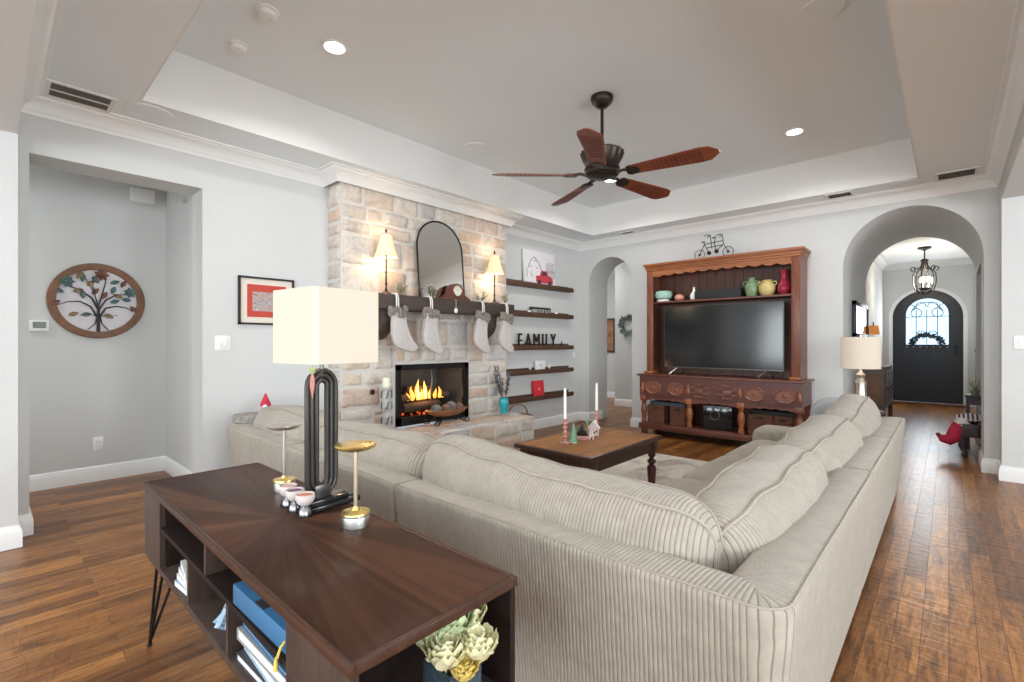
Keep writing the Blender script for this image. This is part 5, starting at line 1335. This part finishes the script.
# ------------------------------------------------------------------ ceiling lights, speakers, detectors, vents
CAN_W = 13
def can(x, y, z, label, watts=None, spread=150):
    t = thing('recessed_light', label, 'ceiling light', (x, y, z), 0, 'recessed ceiling lights')
    mb = MB(); mb.lathe([(.062, -.001), (.085, -.001), (.083, -.008), (.064, -.006)], seg=28); mb.build('trim_ring', 'white_plastic', t)
    mb = MB(); mb.lathe([(0, -.0085), (.062, -.0075), (.062, -.002), (0, -.002)], seg=28); mb.build('lens', 'lamp_glow', t)
    area_light('recessed_lamp', (x, y, z - .012), (0, 0, 0), .12, .12, watts or CAN_W, (1, .985, .955), 'DISK', spread)
can(-2.955, 1.52, ZT, 'lit recessed light in the tray ceiling near the smoke detectors')
can(-1.04, 4.96, ZT, 'lit recessed light in the tray ceiling beyond the fan blades towards the entry')
can(-2.955, 4.96, ZT, 'lit recessed light in the tray ceiling just behind the fan motor')
can(-1.04, 1.52, ZT, 'lit recessed light in the tray ceiling above the sofa corner')
for x, y in ((-2.6, -2.2), (0.2, -2.2), (2.6, -2.2), (2.4, 1.4), (2.4, 4.2)): can(x, y, ZC, 'lit recessed light in the flat kitchen ceiling', 16)
can(-4.95, -.7, ZC, 'lit recessed light in the ceiling of the side hall', 14)
can(-5.2, 7.4, 3.099, 'lit recessed light in the ceiling of the hall beyond the small arch', 22)
def speaker(x, y, z, r, label):
    t = thing('ceiling_speaker', label, 'speaker', (x, y, z), 0, 'round ceiling speakers')
    mb = MB(); mb.lathe([(r * .94, -.0005), (r, -.0005), (r, -.006), (r * .94, -.008)], seg=40); mb.build('rim', 'white_plastic', t)
    mb = MB(); mb.lathe([(0, -.0095), (r * .93, -.009), (r * .93, -.002), (0, -.002)], seg=40); mb.build('grille', 'ceiling_paint', t)
speaker(-3.945, .72, ZC, .135, 'round white speaker in the soffit beside the return vent')
speaker(-.55, 3.25, ZT, .125, 'round white speaker in the tray ceiling near the right side')
speaker(-3.445, 3.23, ZT, .115, 'round white speaker in the tray ceiling in front of the chimney breast')
speaker(-.30, 5.98, ZC, .125, 'round white speaker in the soffit above the large arch')
def detector(x, y, label, r):
    t = thing('smoke_detector', label, 'smoke detector', (x, y, ZT), 0, 'smoke detectors in the tray ceiling')
    mb = MB(); mb.lathe([(0, 0), (r, 0), (r, -.008), (r * .9, -.012), (0, -.012)], seg=28); mb.build('base', 'white_plastic', t)
    mb = MB(); mb.lathe([(0, -.012), (r * .78, -.012), (r * .75, -.035), (r * .55, -.042), (0, -.044)], seg=28); mb.build('cover', 'white_plastic', t)
    mb = MB(); mb.tube([(r * .4 * math.cos(2 * PI * k / 20), r * .4 * math.sin(2 * PI * k / 20), -.043) for k in range(20)], .0025, 5, True); mb.build('vent_ring', 'vent_white', t)
detector(-2.926, 1.09, 'larger round smoke detector nearest the top edge of the tray ceiling', .066)
detector(-3.40, 1.09, 'smaller round smoke detector close to the tray edge above the left wall', .06)
def vent(name, x, y, wx, wy, label, bars, along='x'):
    t = thing(name, label, 'vent', (x, y, ZC))
    b_ = .022; mb = MB()
    for x0, x1, y0, y1 in ((-wx / 2, wx / 2, -wy / 2, -wy / 2 + b_), (-wx / 2, wx / 2, wy / 2 - b_, wy / 2), (-wx / 2, -wx / 2 + b_, -wy / 2 + b_, wy / 2 - b_), (wx / 2 - b_, wx / 2, -wy / 2 + b_, wy / 2 - b_)): mb.box(x0, x1, y0, y1, -.010, -.0005)
    mb.build('vent_frame', 'vent_white', t, smooth=False)
    mb = MB(); mb.box(-wx / 2 + b_, wx / 2 - b_, -wy / 2 + b_, wy / 2 - b_, -.002, -.0008); mb.build('duct', 'dark_void', t, smooth=False)
    mb = MB(); n = bars
    for k in range(n):
        if along == 'y':
            xx = -wx / 2 + b_ + (wx - 2 * b_) * (k + .5) / n; mb.box(xx - .0025, xx + .0025, -wy / 2 + b_, wy / 2 - b_, -.008, -.002)
        else:
            yy = -wy / 2 + b_ + (wy - 2 * b_) * (k + .5) / n; mb.box(-wx / 2 + b_, wx / 2 - b_, yy - .003, yy + .003, -.008, -.002)
    mb.build('louvers', 'grille_bar', t, smooth=False)
    return t
mat('grille_bar', (0.17, 0.15, 0.125), .6, var=.1)
v_ = vent('return_vent', -4.005, .385, .255, .32, 'square return air vent with dark grille in the soffit above the hall opening', 16, 'y')
mb = MB(); mb.box(-.008, .008, -.14, .14, -.011, -.003); mb.build('center_bar', 'vent_white', v_)
vent('supply_vent', .05, 5.955, .29, .27, 'dark slotted vent in the soffit at the right end above the large arch', 4)
vent('supply_vent', -.84, 5.975, .24, .20, 'pale two-part vent in the soffit between the cabinet and the large arch', 9, 'y')
vent('supply_vent', -3.30, 6.0, .22, .12, 'small vent in the soffit above the small arched opening', 7, 'y')

# ------------------------------------------------------------------ things on the walls
t = thing('framed_picture', 'dark framed village picture with cream and red mats on the left wall', 'picture', (XL + .002, 1.58, 1.55))
fw, fh = .222, .198
mb = MB()
for y0, y1, z0, z1 in ((-fw, fw, -fh, -fh + .016), (-fw, fw, fh - .016, fh), (-fw, -fw + .016, -fh, fh), (fw - .016, fw, -fh, fh)): mb.box(0, .022, y0, y1, z0, z1)
mb.build('frame', 'black_matte', t, smooth=False)
mat('mat_cream', (0.74, 0.66, 0.58), .8, var=.03); mat('mat_red', (0.52, 0.07, 0.05), .8, var=.06)
mb = MB(); mb.box(.002, .008, -fw + .014, fw - .014, -fh + .014, fh - .014); mb.build('cream_mat', 'mat_cream', t, smooth=False)
mb = MB(); mb.box(.008, .0095, -.155, .155, -.135, .135); mb.build('red_mat', 'mat_red', t, smooth=False)
m, nt, b = new_mat('village_print'); v = coords(nt, (1, 1, 1))
fq = noise_fac(nt, coords(nt, (1, 3, 9)), 6, 3, .6, 2.0)
nt.links.new(ramp(nt, fq, [(.3, (.05, .05, .12)), (.42, (.40, .22, .12)), (.5, (.55, .50, .45)), (.6, (.14, .12, .28)), (.72, (.40, .48, .60))]), b.inputs['Base Color']); b.inputs['Roughness'].default_value = .6
mb = MB(); mb.box(.0095, .0105, -.115, .115, -.085, .075); mb.build('print', 'village_print', t, smooth=False)
def wall_plate(x, y, z, w_, h, label, gangs, face='x', name='light_switch'):
    t = thing(name, label, 'switch' if 'switch' in name else 'outlet', (x, y, z), 0 if face == 'x' else rad(-90))
    mb = MB(); mb.box(.0005, .006, -w_ / 2, w_ / 2, -h / 2, h / 2, .002); mb.build('plate', 'white_plastic', t)
    for k in range(gangs):
        yy = (k - (gangs - 1) / 2) * .036
        if 'switch' in name:
            mb = MB(); mb.box(.006, .010, yy - .012, yy + .012, -.028, .028, .002); mb.build('rocker', 'white_plastic', t)
        else:
            for zz in (-.02, .02):
                mb = MB(); mb.box(.006, .0075, -.014, .014, zz - .013, zz + .013, .001); mb.build('socket', 'vent_white', t)
wall_plate(XL, 1.25, 1.20, .115, .115, 'white two-gang light switch on the left wall beside the hall opening', 2)
wall_plate(.452, 5.97, 1.205, .08, .118, 'white light switch on the wall right of the large arch', 1, 'y')
wall_plate(-5.47, .64, .325, .07, .115, 'white outlet low on the side hall wall under the tree art', 1, name='wall_outlet')
wall_plate(XL, 6.05, 1.02, .05, .08, 'small white outlet on the wall by the end of the picture ledges', 1, name='wall_outlet')
t = thing('thermostat', 'white thermostat with grey screen on the side hall wall', 'thermostat', (-5.47, .275, 1.34))
mb = MB(); mb.box(.0005, .022, -.056, .056, -.045, .045, .005); mb.build('housing', 'white_plastic', t)
mat('lcd_grey', (0.20, 0.22, 0.20), .3, var=.1)
mb = MB(); mb.box(.022, .0235, -.038, .04, -.018, .032, .001); mb.build('display', 'lcd_grey', t)
t = thing('door_chime', 'white door chime box high on the side hall wall', 'chime', (-5.47, .945, 2.545))
mb = MB(); mb.box(.0005, .05, -.09, .09, -.06, .06, .006); mb.build('cover', 'white_plastic', t)
mb = MB(); mb.box(.0005, .035, -.08, .08, -.066, -.058); mb.build('lower_edge', 'vent_white', t)
t = thing('motion_sensor', 'tiny white sensor at the top of the side hall opening', 'sensor', (-4.75, 1.13, 2.40))
mb = MB(); mb.box(-.04, .0, -.035, -.0005, -.012, .012, .003); mb.build('bracket', 'white_plastic', t)
mb = MB(); mb.ball((.012, -.03, -.004), .016, seg=12, ring=8); mb.build('eye', 'silver', t)

# tree of life wall art
t = thing('tree_wall_art', 'round metal tree wall art in a brown wooden ring on the side hall wall', 'wall art', (-5.47, .64, 1.565))
R_ = .325
mb = MB(); rings = []; n = 48
for r, x in ((R_ - .058, .004), (R_ - .058, .024), (R_ - .053, .028), (R_ - .005, .028), (R_, .024), (R_, .004)):
    rings.append([Vector((x, r * math.cos(2 * PI * k / n), r * math.sin(2 * PI * k / n))) for k in range(n)])
mb.rings(rings, loop=True); mb.build('wooden_ring', 'frame_brown', t)
mat('art_panel', (0.74, 0.71, 0.74), .8, var=.06, vscale=5)
mb = MB(); mb.lathe([(0, 0), (R_ - .055, 0), (R_ - .055, .006), (0, .006)], c=(.002, 0, 0), seg=40, M=Matrix.Rotation(rad(90), 4, 'Y')); mb.build('backing', 'art_panel', t, smooth=False)
mat('branch_brown', (0.045, 0.035, 0.04), .5, .5, var=.2)
mb = MB()
def br(pts, r0, r1):
    n = len(pts) - 1; P = []
    for i in range(n * 4 + 1):
        u = i / 4; k = min(int(u), n - 1); f_ = u - k; a, b2 = pts[k], pts[k + 1]
        P.append((.022, a[0] + (b2[0] - a[0]) * f_, a[1] + (b2[1] - a[1]) * f_))
    mb.tube(P, [r0 + (r1 - r0) * i / (len(P) - 1) for i in range(len(P))], 6)
br([(.0, -.265), (.0, -.1), (.005, -.05)], .014, .009)
br([(-.07, -.25), (-.02, -.2), (-.005, -.12)], .004, .005); br([(.07, -.255), (.025, -.2), (.008, -.12)], .004, .005)
br([(-.003, -.15), (-.05, -.05), (-.12, -.01), (-.2, -.02), (-.26, -.05)], .008, .003); br([(.003, -.15), (.05, -.06), (.12, -.04), (.19, -.05), (.24, -.085)], .008, .003)
br([(0, -.08), (-.04, .02), (-.12, .09), (-.2, .115)], .008, .003); br([(.003, -.08), (.05, .01), (.12, .06), (.2, .07)], .008, .003)
br([(0, -.05), (.03, .08), (.05, .17), (.03, .22)], .007, .003); br([(0, -.05), (-.03, .08), (-.08, .18), (-.1, .24)], .005, .002); br([(-.02, .05), (-.04, .15), (-.03, .21)], .004, .002)
br([(0, -.13), (-.07, -.12), (-.12, -.13)], .004, .002); br([(0, -.13), (.07, -.13), (.13, -.12)], .004, .002)
mb.build('tree', 'branch_brown', t)
mat('leaf_gold', (0.33, 0.23, 0.11), .5, .3, var=.3, vscale=40); mat('leaf_teal', (0.12, 0.20, 0.20), .5, .3, var=.3, vscale=40); mat('leaf_rust', (0.21, 0.09, 0.06), .5, .3, var=.3, vscale=40)
for mm, L in (('leaf_gold', ((-.12, .21, 60), (-.13, .08, 20), (-.16, -.12, 200), (.13, .05, -20), (.07, -.13, -30), (-.05, .15, 45))), ('leaf_teal', ((-.10, .19, 80), (-.25, .07, -20), (-.10, .05, 95), (-.08, -.12, 10), (.11, .0, 20), (.19, .02, -10), (.11, .17, 20), (.1, .1, 70), (-.02, .18, -50))), ('leaf_rust', ((-.27, -.03, 30), (.04, .05, 60), (-.02, .08, 50), (.24, -.06, -40), (.17, .16, 60)))):
    for (y, z, a) in L:
        mb = MB(); aa = rad(a); d = Vector((0, math.cos(aa), math.sin(aa))); s_ = Vector((0, -math.sin(aa), math.cos(aa)))
        rows = []
        for i in range(6):
            u = i / 5; w_ = .019 * math.sin(PI * (.04 + .92 * u)); c_ = Vector((.026, y, z)) + d * (.07 * (u - .5))
            rows.append([c_ - s_ * w_ + Vector((.006, 0, 0)), c_ - s_ * w_ * .5 + Vector((-.001, 0, 0)), c_ + Vector((-.003, 0, 0)), c_ + s_ * w_ * .5 + Vector((-.001, 0, 0)), c_ + s_ * w_ + Vector((.006, 0, 0))])
        mb.rings(rows, closed_ring=False); mb.build('metal_leaf', mm, t, ang=80, fix=False)
for (y, z, r, mm) in ((-.20, .15, .052, 'leaf_teal'), (.02, .225, .055, 'leaf_rust'), (.215, .085, .05, 'leaf_teal')):
    mb = MB()
    for lay_ in range(3):
        for k in range(7):
            a = 2 * PI * k / 7 + lay_ * .4; q = r * (1 - lay_ * .28)
            mb.leaf((.028 + .007 * lay_, y + q * .15 * math.cos(a), z + q * .15 * math.sin(a)), (.25, math.cos(a), math.sin(a)), (1, 0, 0), q * .9, q * .33, .3)
    mb.ball((.045, y, z), r * .22, seg=8, ring=6); mb.build('metal_flower', mm, t, ang=20, fix=False)

# back hall: wreath and picture
t = thing('hanging_wreath', 'small round grey-green wreath on the hall wall seen through the small arch', 'wreath', (-4.44, 8.118, 1.53))
mb = MB(); r = random.Random(2)
for k in range(150):
    a = r.uniform(0, 2 * PI); q = .12 + r.uniform(-.04, .05); mb.leaf((q * math.cos(a), -.03 + r.uniform(-.015, .015), q * math.sin(a)), (math.cos(a + r.uniform(-1, 1)), -.4, math.sin(a + r.uniform(-1, 1))), (0, -1, 0), .07, .018)
mat('sage', (0.20, 0.25, 0.22), .8, var=.3, vscale=30)
mb.build('wreath_leaves', 'sage', t, fix=False)
mb = MB(); mb.tube([(.12 * math.cos(2 * PI * k / 24), -.02, .12 * math.sin(2 * PI * k / 24)) for k in range(24)], .014, 6, True); mb.build('ring', 'twig', t)
t = thing('hall_picture', 'tall brown picture on the far hall wall seen through the small arch', 'picture', (-5.66, 9.198, 1.36))
mat('picture_brown', (0.45, 0.22, 0.11), .7, var=.5, vscale=9)
mb = MB(); mb.box(-.3, .3, -.018, -.001, -.37, .38); mb.build('frame', 'chest_wood', t, smooth=False)
mb = MB(); mb.box(-.26, .26, -.021, -.018, -.32, .33); mb.build('print', 'picture_brown', t, smooth=False)

# ------------------------------------------------------------------ lamp by the sofa end
t = thing('end_table', 'small dark end table under the white lamp beyond the sofa', 'table', (-.64, 5.55, 0))
mb = MB(); mb.lathe([(0, .55), (.2, .55), (.205, .56), (.2, .57), (0, .57)], seg=28); mb.build('tabletop', 'chest_wood', t)
for k in range(3):
    a = 2 * PI * k / 3; mb = MB(); mb.tube([(.15 * math.cos(a), .15 * math.sin(a), .552), (.17 * math.cos(a), .17 * math.sin(a), 0)], .013, 8); mb.build('leg', 'chest_wood', t)
t = thing('drum_lamp', 'lit table lamp with white drum shade and faceted glass base near the large arch', 'lamp', (-.615, 5.54, .5705))
mb = MB(); mb.box(-.07, .07, -.07, .07, 0, .02, .003); mb.build('foot', 'silver', t)
mb = MB(); mb.lathe([(.05, .02), (.055, .06), (.045, .2), (.05, .26), (.03, .3), (.04, .33), (.015, .36), (.01, .39), (0, .39)], seg=8); mb.build('glass_column', 'silver', t, ang=10)
mb = MB(); mb.rings([[Vector((r * math.cos(2 * PI * k / 40), r * math.sin(2 * PI * k / 40), z)) for k in range(40)] for r, z in ((.150, .39), (.156, .39), (.156, .685), (.150, .685))], loop=True); mb.build('lamp_shade', 'shade_white', t, ang=50)
mb = MB(); mb.ball((0, 0, .53), .03, .03, .045); mb.build('bulb', 'bulb_glow', t)
mb = MB(); mb.lathe([(0, .66), (.006, .67), (.012, .70), (.006, .715), (0, .72)], seg=10); mb.build('finial', 'silver', t)
point_light('drum_lamp_bulb', (-.615, 5.54, .5705 + .6), 0.9, (1, .82, .6), .05); point_light('drum_lamp_bulb', (-.615, 5.54, .5705 + .46), 0.6, (1, .82, .6), .05)

# ------------------------------------------------------------------ passage and entry hall
t = thing('wall_mirror', 'mirror with dark frame on the left wall of the arched passage', 'mirror', (-.845, 7.45, 1.485))
mb = MB()
for y0, y1, z0, z1 in ((-.60, .60, -.215, -.165), (-.60, .60, .165, .215), (-.60, -.54, -.215, .215), (.54, .60, -.215, .215)): mb.box(.001, .045, y0, y1, z0, z1, .004)
mb.build('frame', 'frame_slate', t) if 'frame_slate' in MATS else mb.build('frame', mat('frame_slate', (0.045, 0.055, 0.075), .4, var=.15), t)
mb = MB(); mb.box(.001, .03, -.545, .545, -.17, .17); mb.build('mirror_pane', 'mirror_glass', t, smooth=False)
t = thing('entry_chest', 'dark wooden chest against the left wall of the arched passage', 'chest', (-.715, 8.25, 0))
t.location = (-.71, 7.55, -.0)
mb = MB(); mb.box(-.13, .125, -.02, 1.15, .87, .90, .006); mb.build('chest_top', 'chest_wood', t)
mb = MB(); mb.box(-.125, .115, 0, 1.13, .36, .87); mb.build('chest_body', 'chest_wood', t, smooth=False)
for k in range(3):
    mb = MB(); mb.box(.115, .125, .04 + .365 * k, .36 + .365 * k, .42, .83, .004); d_ = mb.build('drawer', 'chest_wood', t)
    mb = MB(); mb.ball((.135, .2 + .365 * k, .62), .013, seg=10, ring=8); mb.build('knob', 'bronze', d_)
mb = MB(); mb.prism([(-.09, .45), (.08, .45), (.08, .80), (-.09, .80)], -.008, 0, 'xz', .003); mb.build('end_panel', 'frame_brown', t)
for x in (-.10, .095):
    for y in (.03, 1.10):
        mb = MB(); mb.lathe([(0, 0), (.016, 0), (.02, .03), (.024, .2), (.028, .30), (.02, .33), (.026, .36)], c=(x, y, 0), seg=12); mb.build('leg', 'chest_wood', t)
t = thing('mica_lamp', 'small lamp with amber mica shade on the dark chest', 'lamp', (-.79, 8.45, .9005))
mb = MB(); mb.lathe([(0, 0), (.06, 0), (.06, .015), (.02, .03), (.015, .3), (.0, .42)], seg=14); mb.build('base', 'bronze', t)
mb = MB(); mb.rings([[Vector((r * math.cos(2 * PI * (k + .5) / 6), r * math.sin(2 * PI * (k + .5) / 6), z)) for k in range(6)] for r, z in ((.080, .42), (.085, .42), (.07, .545), (.065, .545))], loop=True); mb.build('lamp_shade', 'mica', t, smooth=False)
mb = MB(); mb.lathe([(0, .545), (.012, .55), (.006, .57), (.01, .585), (0, .60)], seg=10); mb.build('finial', 'bronze', t)
point_light('mica_bulb', (-.79, 8.45, 1.55), .8, (1, .6, .3), .03)

# entry door
door = tag(bpy.data.objects.new('door_1', None), kind='structure'); COL.objects.link(door); door.location = (-.322, 12.46, 0)
ir = .523; gr_ = .318
def arch_poly(hw_, z0, zs, n=28): return [(-hw_, z0), (-hw_, zs)] + arc(0, zs, hw_, 180, 0, n)[1:] + [(hw_, z0)]
mat('door_black', (0.018, 0.022, 0.03), .35, var=.2, vscale=5)
mb = MB(); o_ = arch_poly(ir, 0.03, 1.715); i_ = arch_poly(gr_, 1.17, 1.76)
bm_ = mb.bm
for y, flip in ((0.0, 1), (.05, 1)):
    vo = [bm_.verts.new((x, y, z)) for x, z in o_]; vi = [bm_.verts.new((x, y, z)) for x, z in i_]
    n = len(vo)
    for k in range(n):
        k2 = (k + 1) % n; bm_.faces.new((vo[k], vo[k2], vi[k2], vi[k]))
    if y == 0: v0o, v0i = vo, vi
for k in range(n):
    k2 = (k + 1) % n; bm_.faces.new((v0o[k], v0o[k2], vo[k2], vo[k])); bm_.faces.new((v0i[k], v0i[k2], vi[k2], vi[k]))
mb.build('door_leaf', 'door_black', door, smooth=False)
mb = MB()
for x in (-.36, -.18, 0, .18, .36): mb.box(x - .004, x + .004, -.006, 0, .1, 1.08)
mb.box(-.48, .48, -.012, 0, 1.10, 1.14, .003); mb.build('door_planks', 'door_black', door, smooth=False)
mb = MB()
for k in range(7): mb.ball((-.3 + .1 * k, -.01, 1.12), .014, .01, .014, 10, 6)
mb.build('clavos', 'silver', door)
mat('door_glass', (0.75, 0.88, 0.95), .25, var=.0, trans=.95, ior=1.1)
mb = MB(); mb.prism(i_, .022, .028, 'xz'); mb.build('glass', 'door_glass', door, smooth=False)
mat('iron_scroll', (0.09, 0.12, 0.15), .5, var=.1)
mb = MB(); y = .012
for x in (-.16, 0, .16): mb.tube([(x, y, 1.18), (x, y, 1.86)], .007, 6)
mb.tube([(-gr_, y, 1.72), (gr_, y, 1.72)], .007, 6)
for s in (-1, 1):
    for (cx, cz, r, a0, a1) in ((.16, 1.80, .085, 60, 330), (.09, 1.93, .075, -60, 200), (.085, 1.36, .075, -30, 260), (.24, 1.90, .06, 0, 280)):
        mb.tube([(s * x, y, z) for x, z in arc(cx, cz, r, a0, a1, 16)], .007, 6)
mb.tube([(x, y, z) for x, z in arc(0, 1.76, .24, 0, 180, 20)], .007, 6)
mb.build('ironwork', 'iron_scroll', door)
mb = MB(); mb.tube([(.43, -.05, .95), (.43, -.05, 1.15)], .011, 8); mb.tube([(.43, -.05, 1.0), (.43, 0, 1.0)], .008, 6); mb.tube([(.43, -.05, 1.12), (.43, 0, 1.12)], .008, 6); mb.build('door_handle', 'bronze', door)
t = tag(MB().box(-.87, .23, 12.28, 12.46, .0005, .028, .004).build('door_threshold', 'frame_brown'), kind='structure')
t = thing('door_wreath', 'dark wreath hanging across the lower glass of the entry door', 'wreath', (-.322, 12.43, 1.24))
mb = MB(); r = random.Random(9)
for k in range(170):
    a = PI * r.random(); q = .2 + r.uniform(-.04, .04); mb.leaf((q * math.cos(a), -.01 + r.uniform(-.02, .01), -.06 + .8 * q * math.sin(a)), (math.cos(a + r.uniform(-1.4, 1.4)), -.3, math.sin(a + r.uniform(-1.4, 1.4))), (0, -1, 0), .07, .016)
mat('pine_dark', (0.02, 0.035, 0.05), .8, var=.2)
mb.build('needles', 'pine_dark', t, fix=False)
mb = MB(); mb.tube([(x, -.01, z) for x, z in arc(0, -.06, .2, 0, 180, 20, .16)], .012, 6); mb.build('stem', 'twig', t)

# lantern chandelier
ch = thing('lantern_chandelier', 'bronze wire lantern chandelier hanging in the entry hall', 'chandelier', (-.30, 10.5, 2.0))
mb = MB(); mb.lathe([(0, .794), (.095, .794), (.09, .765), (.03, .745), (.012, .73), (0, .73)], seg=20); mb.build('canopy', 'bronze', ch)
mb = MB(); mb.cyl((0, 0, .56), .010, .19, 8); mb.lathe([(0, .56), (.05, .56), (.055, .58), (.03, .60), (0, .605)], seg=14); mb.build('stem', 'bronze', ch)
for k in range(6):
    a = PI / 3 * k + .3; ca, sa = math.cos(a), math.sin(a); mb = MB()
    mb.tube([(ca * r, sa * r, z) for r, z in ((.03, .57), (.045, .48), (.09, .42), (.13, .39), (.15, .33), (.155, .22), (.13, .10), (.07, .03), (.0, .0))], .009, 6)
    mb.tube([(ca * (.15 + .035 * math.sin(q)), sa * (.15 + .035 * math.sin(q)), .40 + .035 * (1 - math.cos(q))) for q in (0, .7, 1.4, 2.1, 2.8, 3.5, 4.2, 4.9)], .008, 6)
    mb.build('scroll_rib', 'bronze', ch)
mb = MB(); mb.tube([(.15 * math.cos(2 * PI * k / 24), .15 * math.sin(2 * PI * k / 24), .30) for k in range(24)], .006, 6, True); mb.build('ring', 'bronze', ch)
mb = MB(); mb.lathe([(0, .06), (.05, .07), (.08, .10), (.08, .115), (0, .11)], seg=16); mb.build('candle_cup', 'bronze', ch)
for k in range(3):
    a = 2 * PI * k / 3; mb = MB(); mb.lathe([(.012, .11), (.012, .2), (0, .2)], c=(.06 * math.cos(a), .06 * math.sin(a), 0), seg=10); c_ = mb.build('candle_sleeve', 'cream_wax', ch)
    mb = MB(); mb.lathe([(.012, .2), (.034, .23), (.026, .27), (0, .31)], c=(.06 * math.cos(a), .06 * math.sin(a), 0), seg=10); mb.build('bulb', 'bulb_glow', c_)
point_light('chandelier_bulbs', (-.30, 10.5, 2.24), 45, (1, .9, .74), .06)

# entry bench with cushion, stocking, little side shelf and flowers
t = thing('entry_bench', 'dark purple wooden bench with curled arm projecting into the arched passage', 'bench', (.115, 6.86, 0))
mb = MB(); mb.box(-.04, .56, .0, .42, .22, .355, .006); mb.build('seat_box', 'bench_wood', t)
for x in (-.005, .52):
    for y in (.03, .38):
        mb = MB(); mb.tube([(x, y, .225), (x + (-.012 if x < 0 else .012), y, .12), (x + (.02 if x < 0 else -.02), y, .05), (x, y, .012)], [.03, .028, .02, .026], 8); mb.build('leg', 'bench_wood', t)
mb = MB(); mb.tube([(.10, -.0, .24), (.11, -.0, .34), (.16, 0, .42), (.20, 0, .50), (.185, 0, .54)], [.02, .022, .024, .022, .016], 8); mb.tube([(.10, .38, .24), (.11, .38, .34), (.16, .38, .42), (.20, .38, .50), (.185, .38, .54)], [.02, .022, .024, .022, .016], 8); mb.tube([(.19, 0, .53), (.19, .38, .53)], .018, 8); mb.build('curled_arm', 'bench_wood', t)
m, nt, b = new_mat('striped_cloth')
wv = N(nt, 'ShaderNodeTexWave'); wv.inputs['Scale'].default_value = 9.0; wv.inputs['Distortion'].default_value = .4; nt.links.new(coords(nt, (1, .35, .5)), wv.inputs[0])
nt.links.new(ramp(nt, wv.outputs[0], [(.42, (.10, .03, .05)), (.5, (.75, .70, .72)), (.8, (.78, .75, .76))]), b.inputs['Base Color']); b.inputs['Roughness'].default_value = .9
t = thing('striped_cushion', 'striped white and dark cushion lying on the purple bench', 'cushion', (.115, 7.06, .356))
mb = MB(); mb.ball((.06, 0, .046), .135, .17, .045, 20, 10); mb.build('cushion_cover', 'striped_cloth', t)
mb = MB(); mb.tube([(.06 + .135 * math.cos(2 * PI * k / 26), .17 * math.sin(2 * PI * k / 26), .04) for k in range(26)], .004, 6, True); mb.build('seam', 'ribbon_white', t)
t = thing('red_stocking', 'red stocking with white cuff drooping over the left end of the purple bench', 'stocking', (.115, 6.93, .285))
mb = MB()
mb.tube([(.0, .0, .08), (-.03, -.01, .05), (-.055, -.015, -.02), (-.075, -.02, -.075), (-.12, -.02, -.115), (-.17, -.02, -.105), (-.195, -.02, -.085)], [.05, .062, .068, .07, .058, .042, .02], 12); mb.build('red_body', 'felt_red', t)
mb = MB(); mb.tube([(.02, .0, .10), (-.012, -.004, .068), (-.03, -.008, .045)], [.055, .064, .066], 12); mb.build('white_cuff', 'ribbon_white', t)
mb = MB(); mb.ball((-.2, -.02, -.07), .022, seg=10, ring=8); mb.build('toe_bobble', 'felt_maroon', t) if 'felt_maroon' in MATS else mb.build('toe_bobble', mat('felt_maroon', (0.16, 0.03, 0.05), .9, var=.1), t)
t = thing('plant_stand', 'narrow dark plant stand behind the purple bench', 'stand', (.265, 7.6, 0))
mb = MB(); mb.box(-.13, .13, -.13, .13, .585, .61, .004); mb.build('stand_top', 'bench_wood', t)
mb = MB(); mb.box(-.11, .11, -.11, .11, .50, .585); mb.build('apron', 'bench_wood', t, smooth=False)
for sx in (-1, 1):
    for sy in (-1, 1):
        mb = MB(); mb.box(sx * .105 - .015, sx * .105 + .015, sy * .105 - .015, sy * .105 + .015, 0, .585); mb.build('leg', 'bench_wood', t, smooth=False)
for (x, y, z0, lab, s) in ((.22, 7.56, .6105, 'pale yellow flowers in a little pot on the dark plant stand', 1), (.47, 7.02, .3555, 'pale yellow flowers in a little pot standing on the purple bench', 2)):
    t = thing('flower_pot', lab, 'flowers', (x, y, z0), 0, 'pale flowers in the passage')
    mb = MB(); mb.lathe([(0, 0), (.03, 0), (.042, .06), (.036, .06), (0, .05)], seg=14); mb.build('pot', 'glaze_green', t)
    mb = MB(); r = random.Random(s); mb2 = MB()
    for k in range(9):
        a = r.uniform(0, 2 * PI); p = Vector((.05 * math.cos(a), .05 * math.sin(a), .10 + r.uniform(0, .07)))
        mb2.tube([(0, 0, .05), p], .003, 5)
        for m_i in range(5):
            b2_ = 2 * PI * m_i / 5; mb.leaf(p, (math.cos(b2_), math.sin(b2_), .6), (0, 0, 1), .028, .012)
    mb.build('petals', 'petal_cream', t, fix=False); mb2.build('stems', 'leaf_green', t)
t = thing('wall_hook_wreath', 'small dark green bow hanging on the wall of the passage right of the entry door', 'bow', (.359, 10.6, 1.08))
t.name = 'green_bow'
mb = MB()
for s in (-1, 1): mb.ball((-.03, s * .06, 0), .025, .06, .045, 10, 8)
mb.build('bow_loops', mat('velvet_green', (0.02, 0.06, 0.035), .8, var=.2), t)
mb = MB(); mb.ball((-.03, 0, 0), .03, seg=10, ring=8); mb.build('knot', 'velvet_green', t)
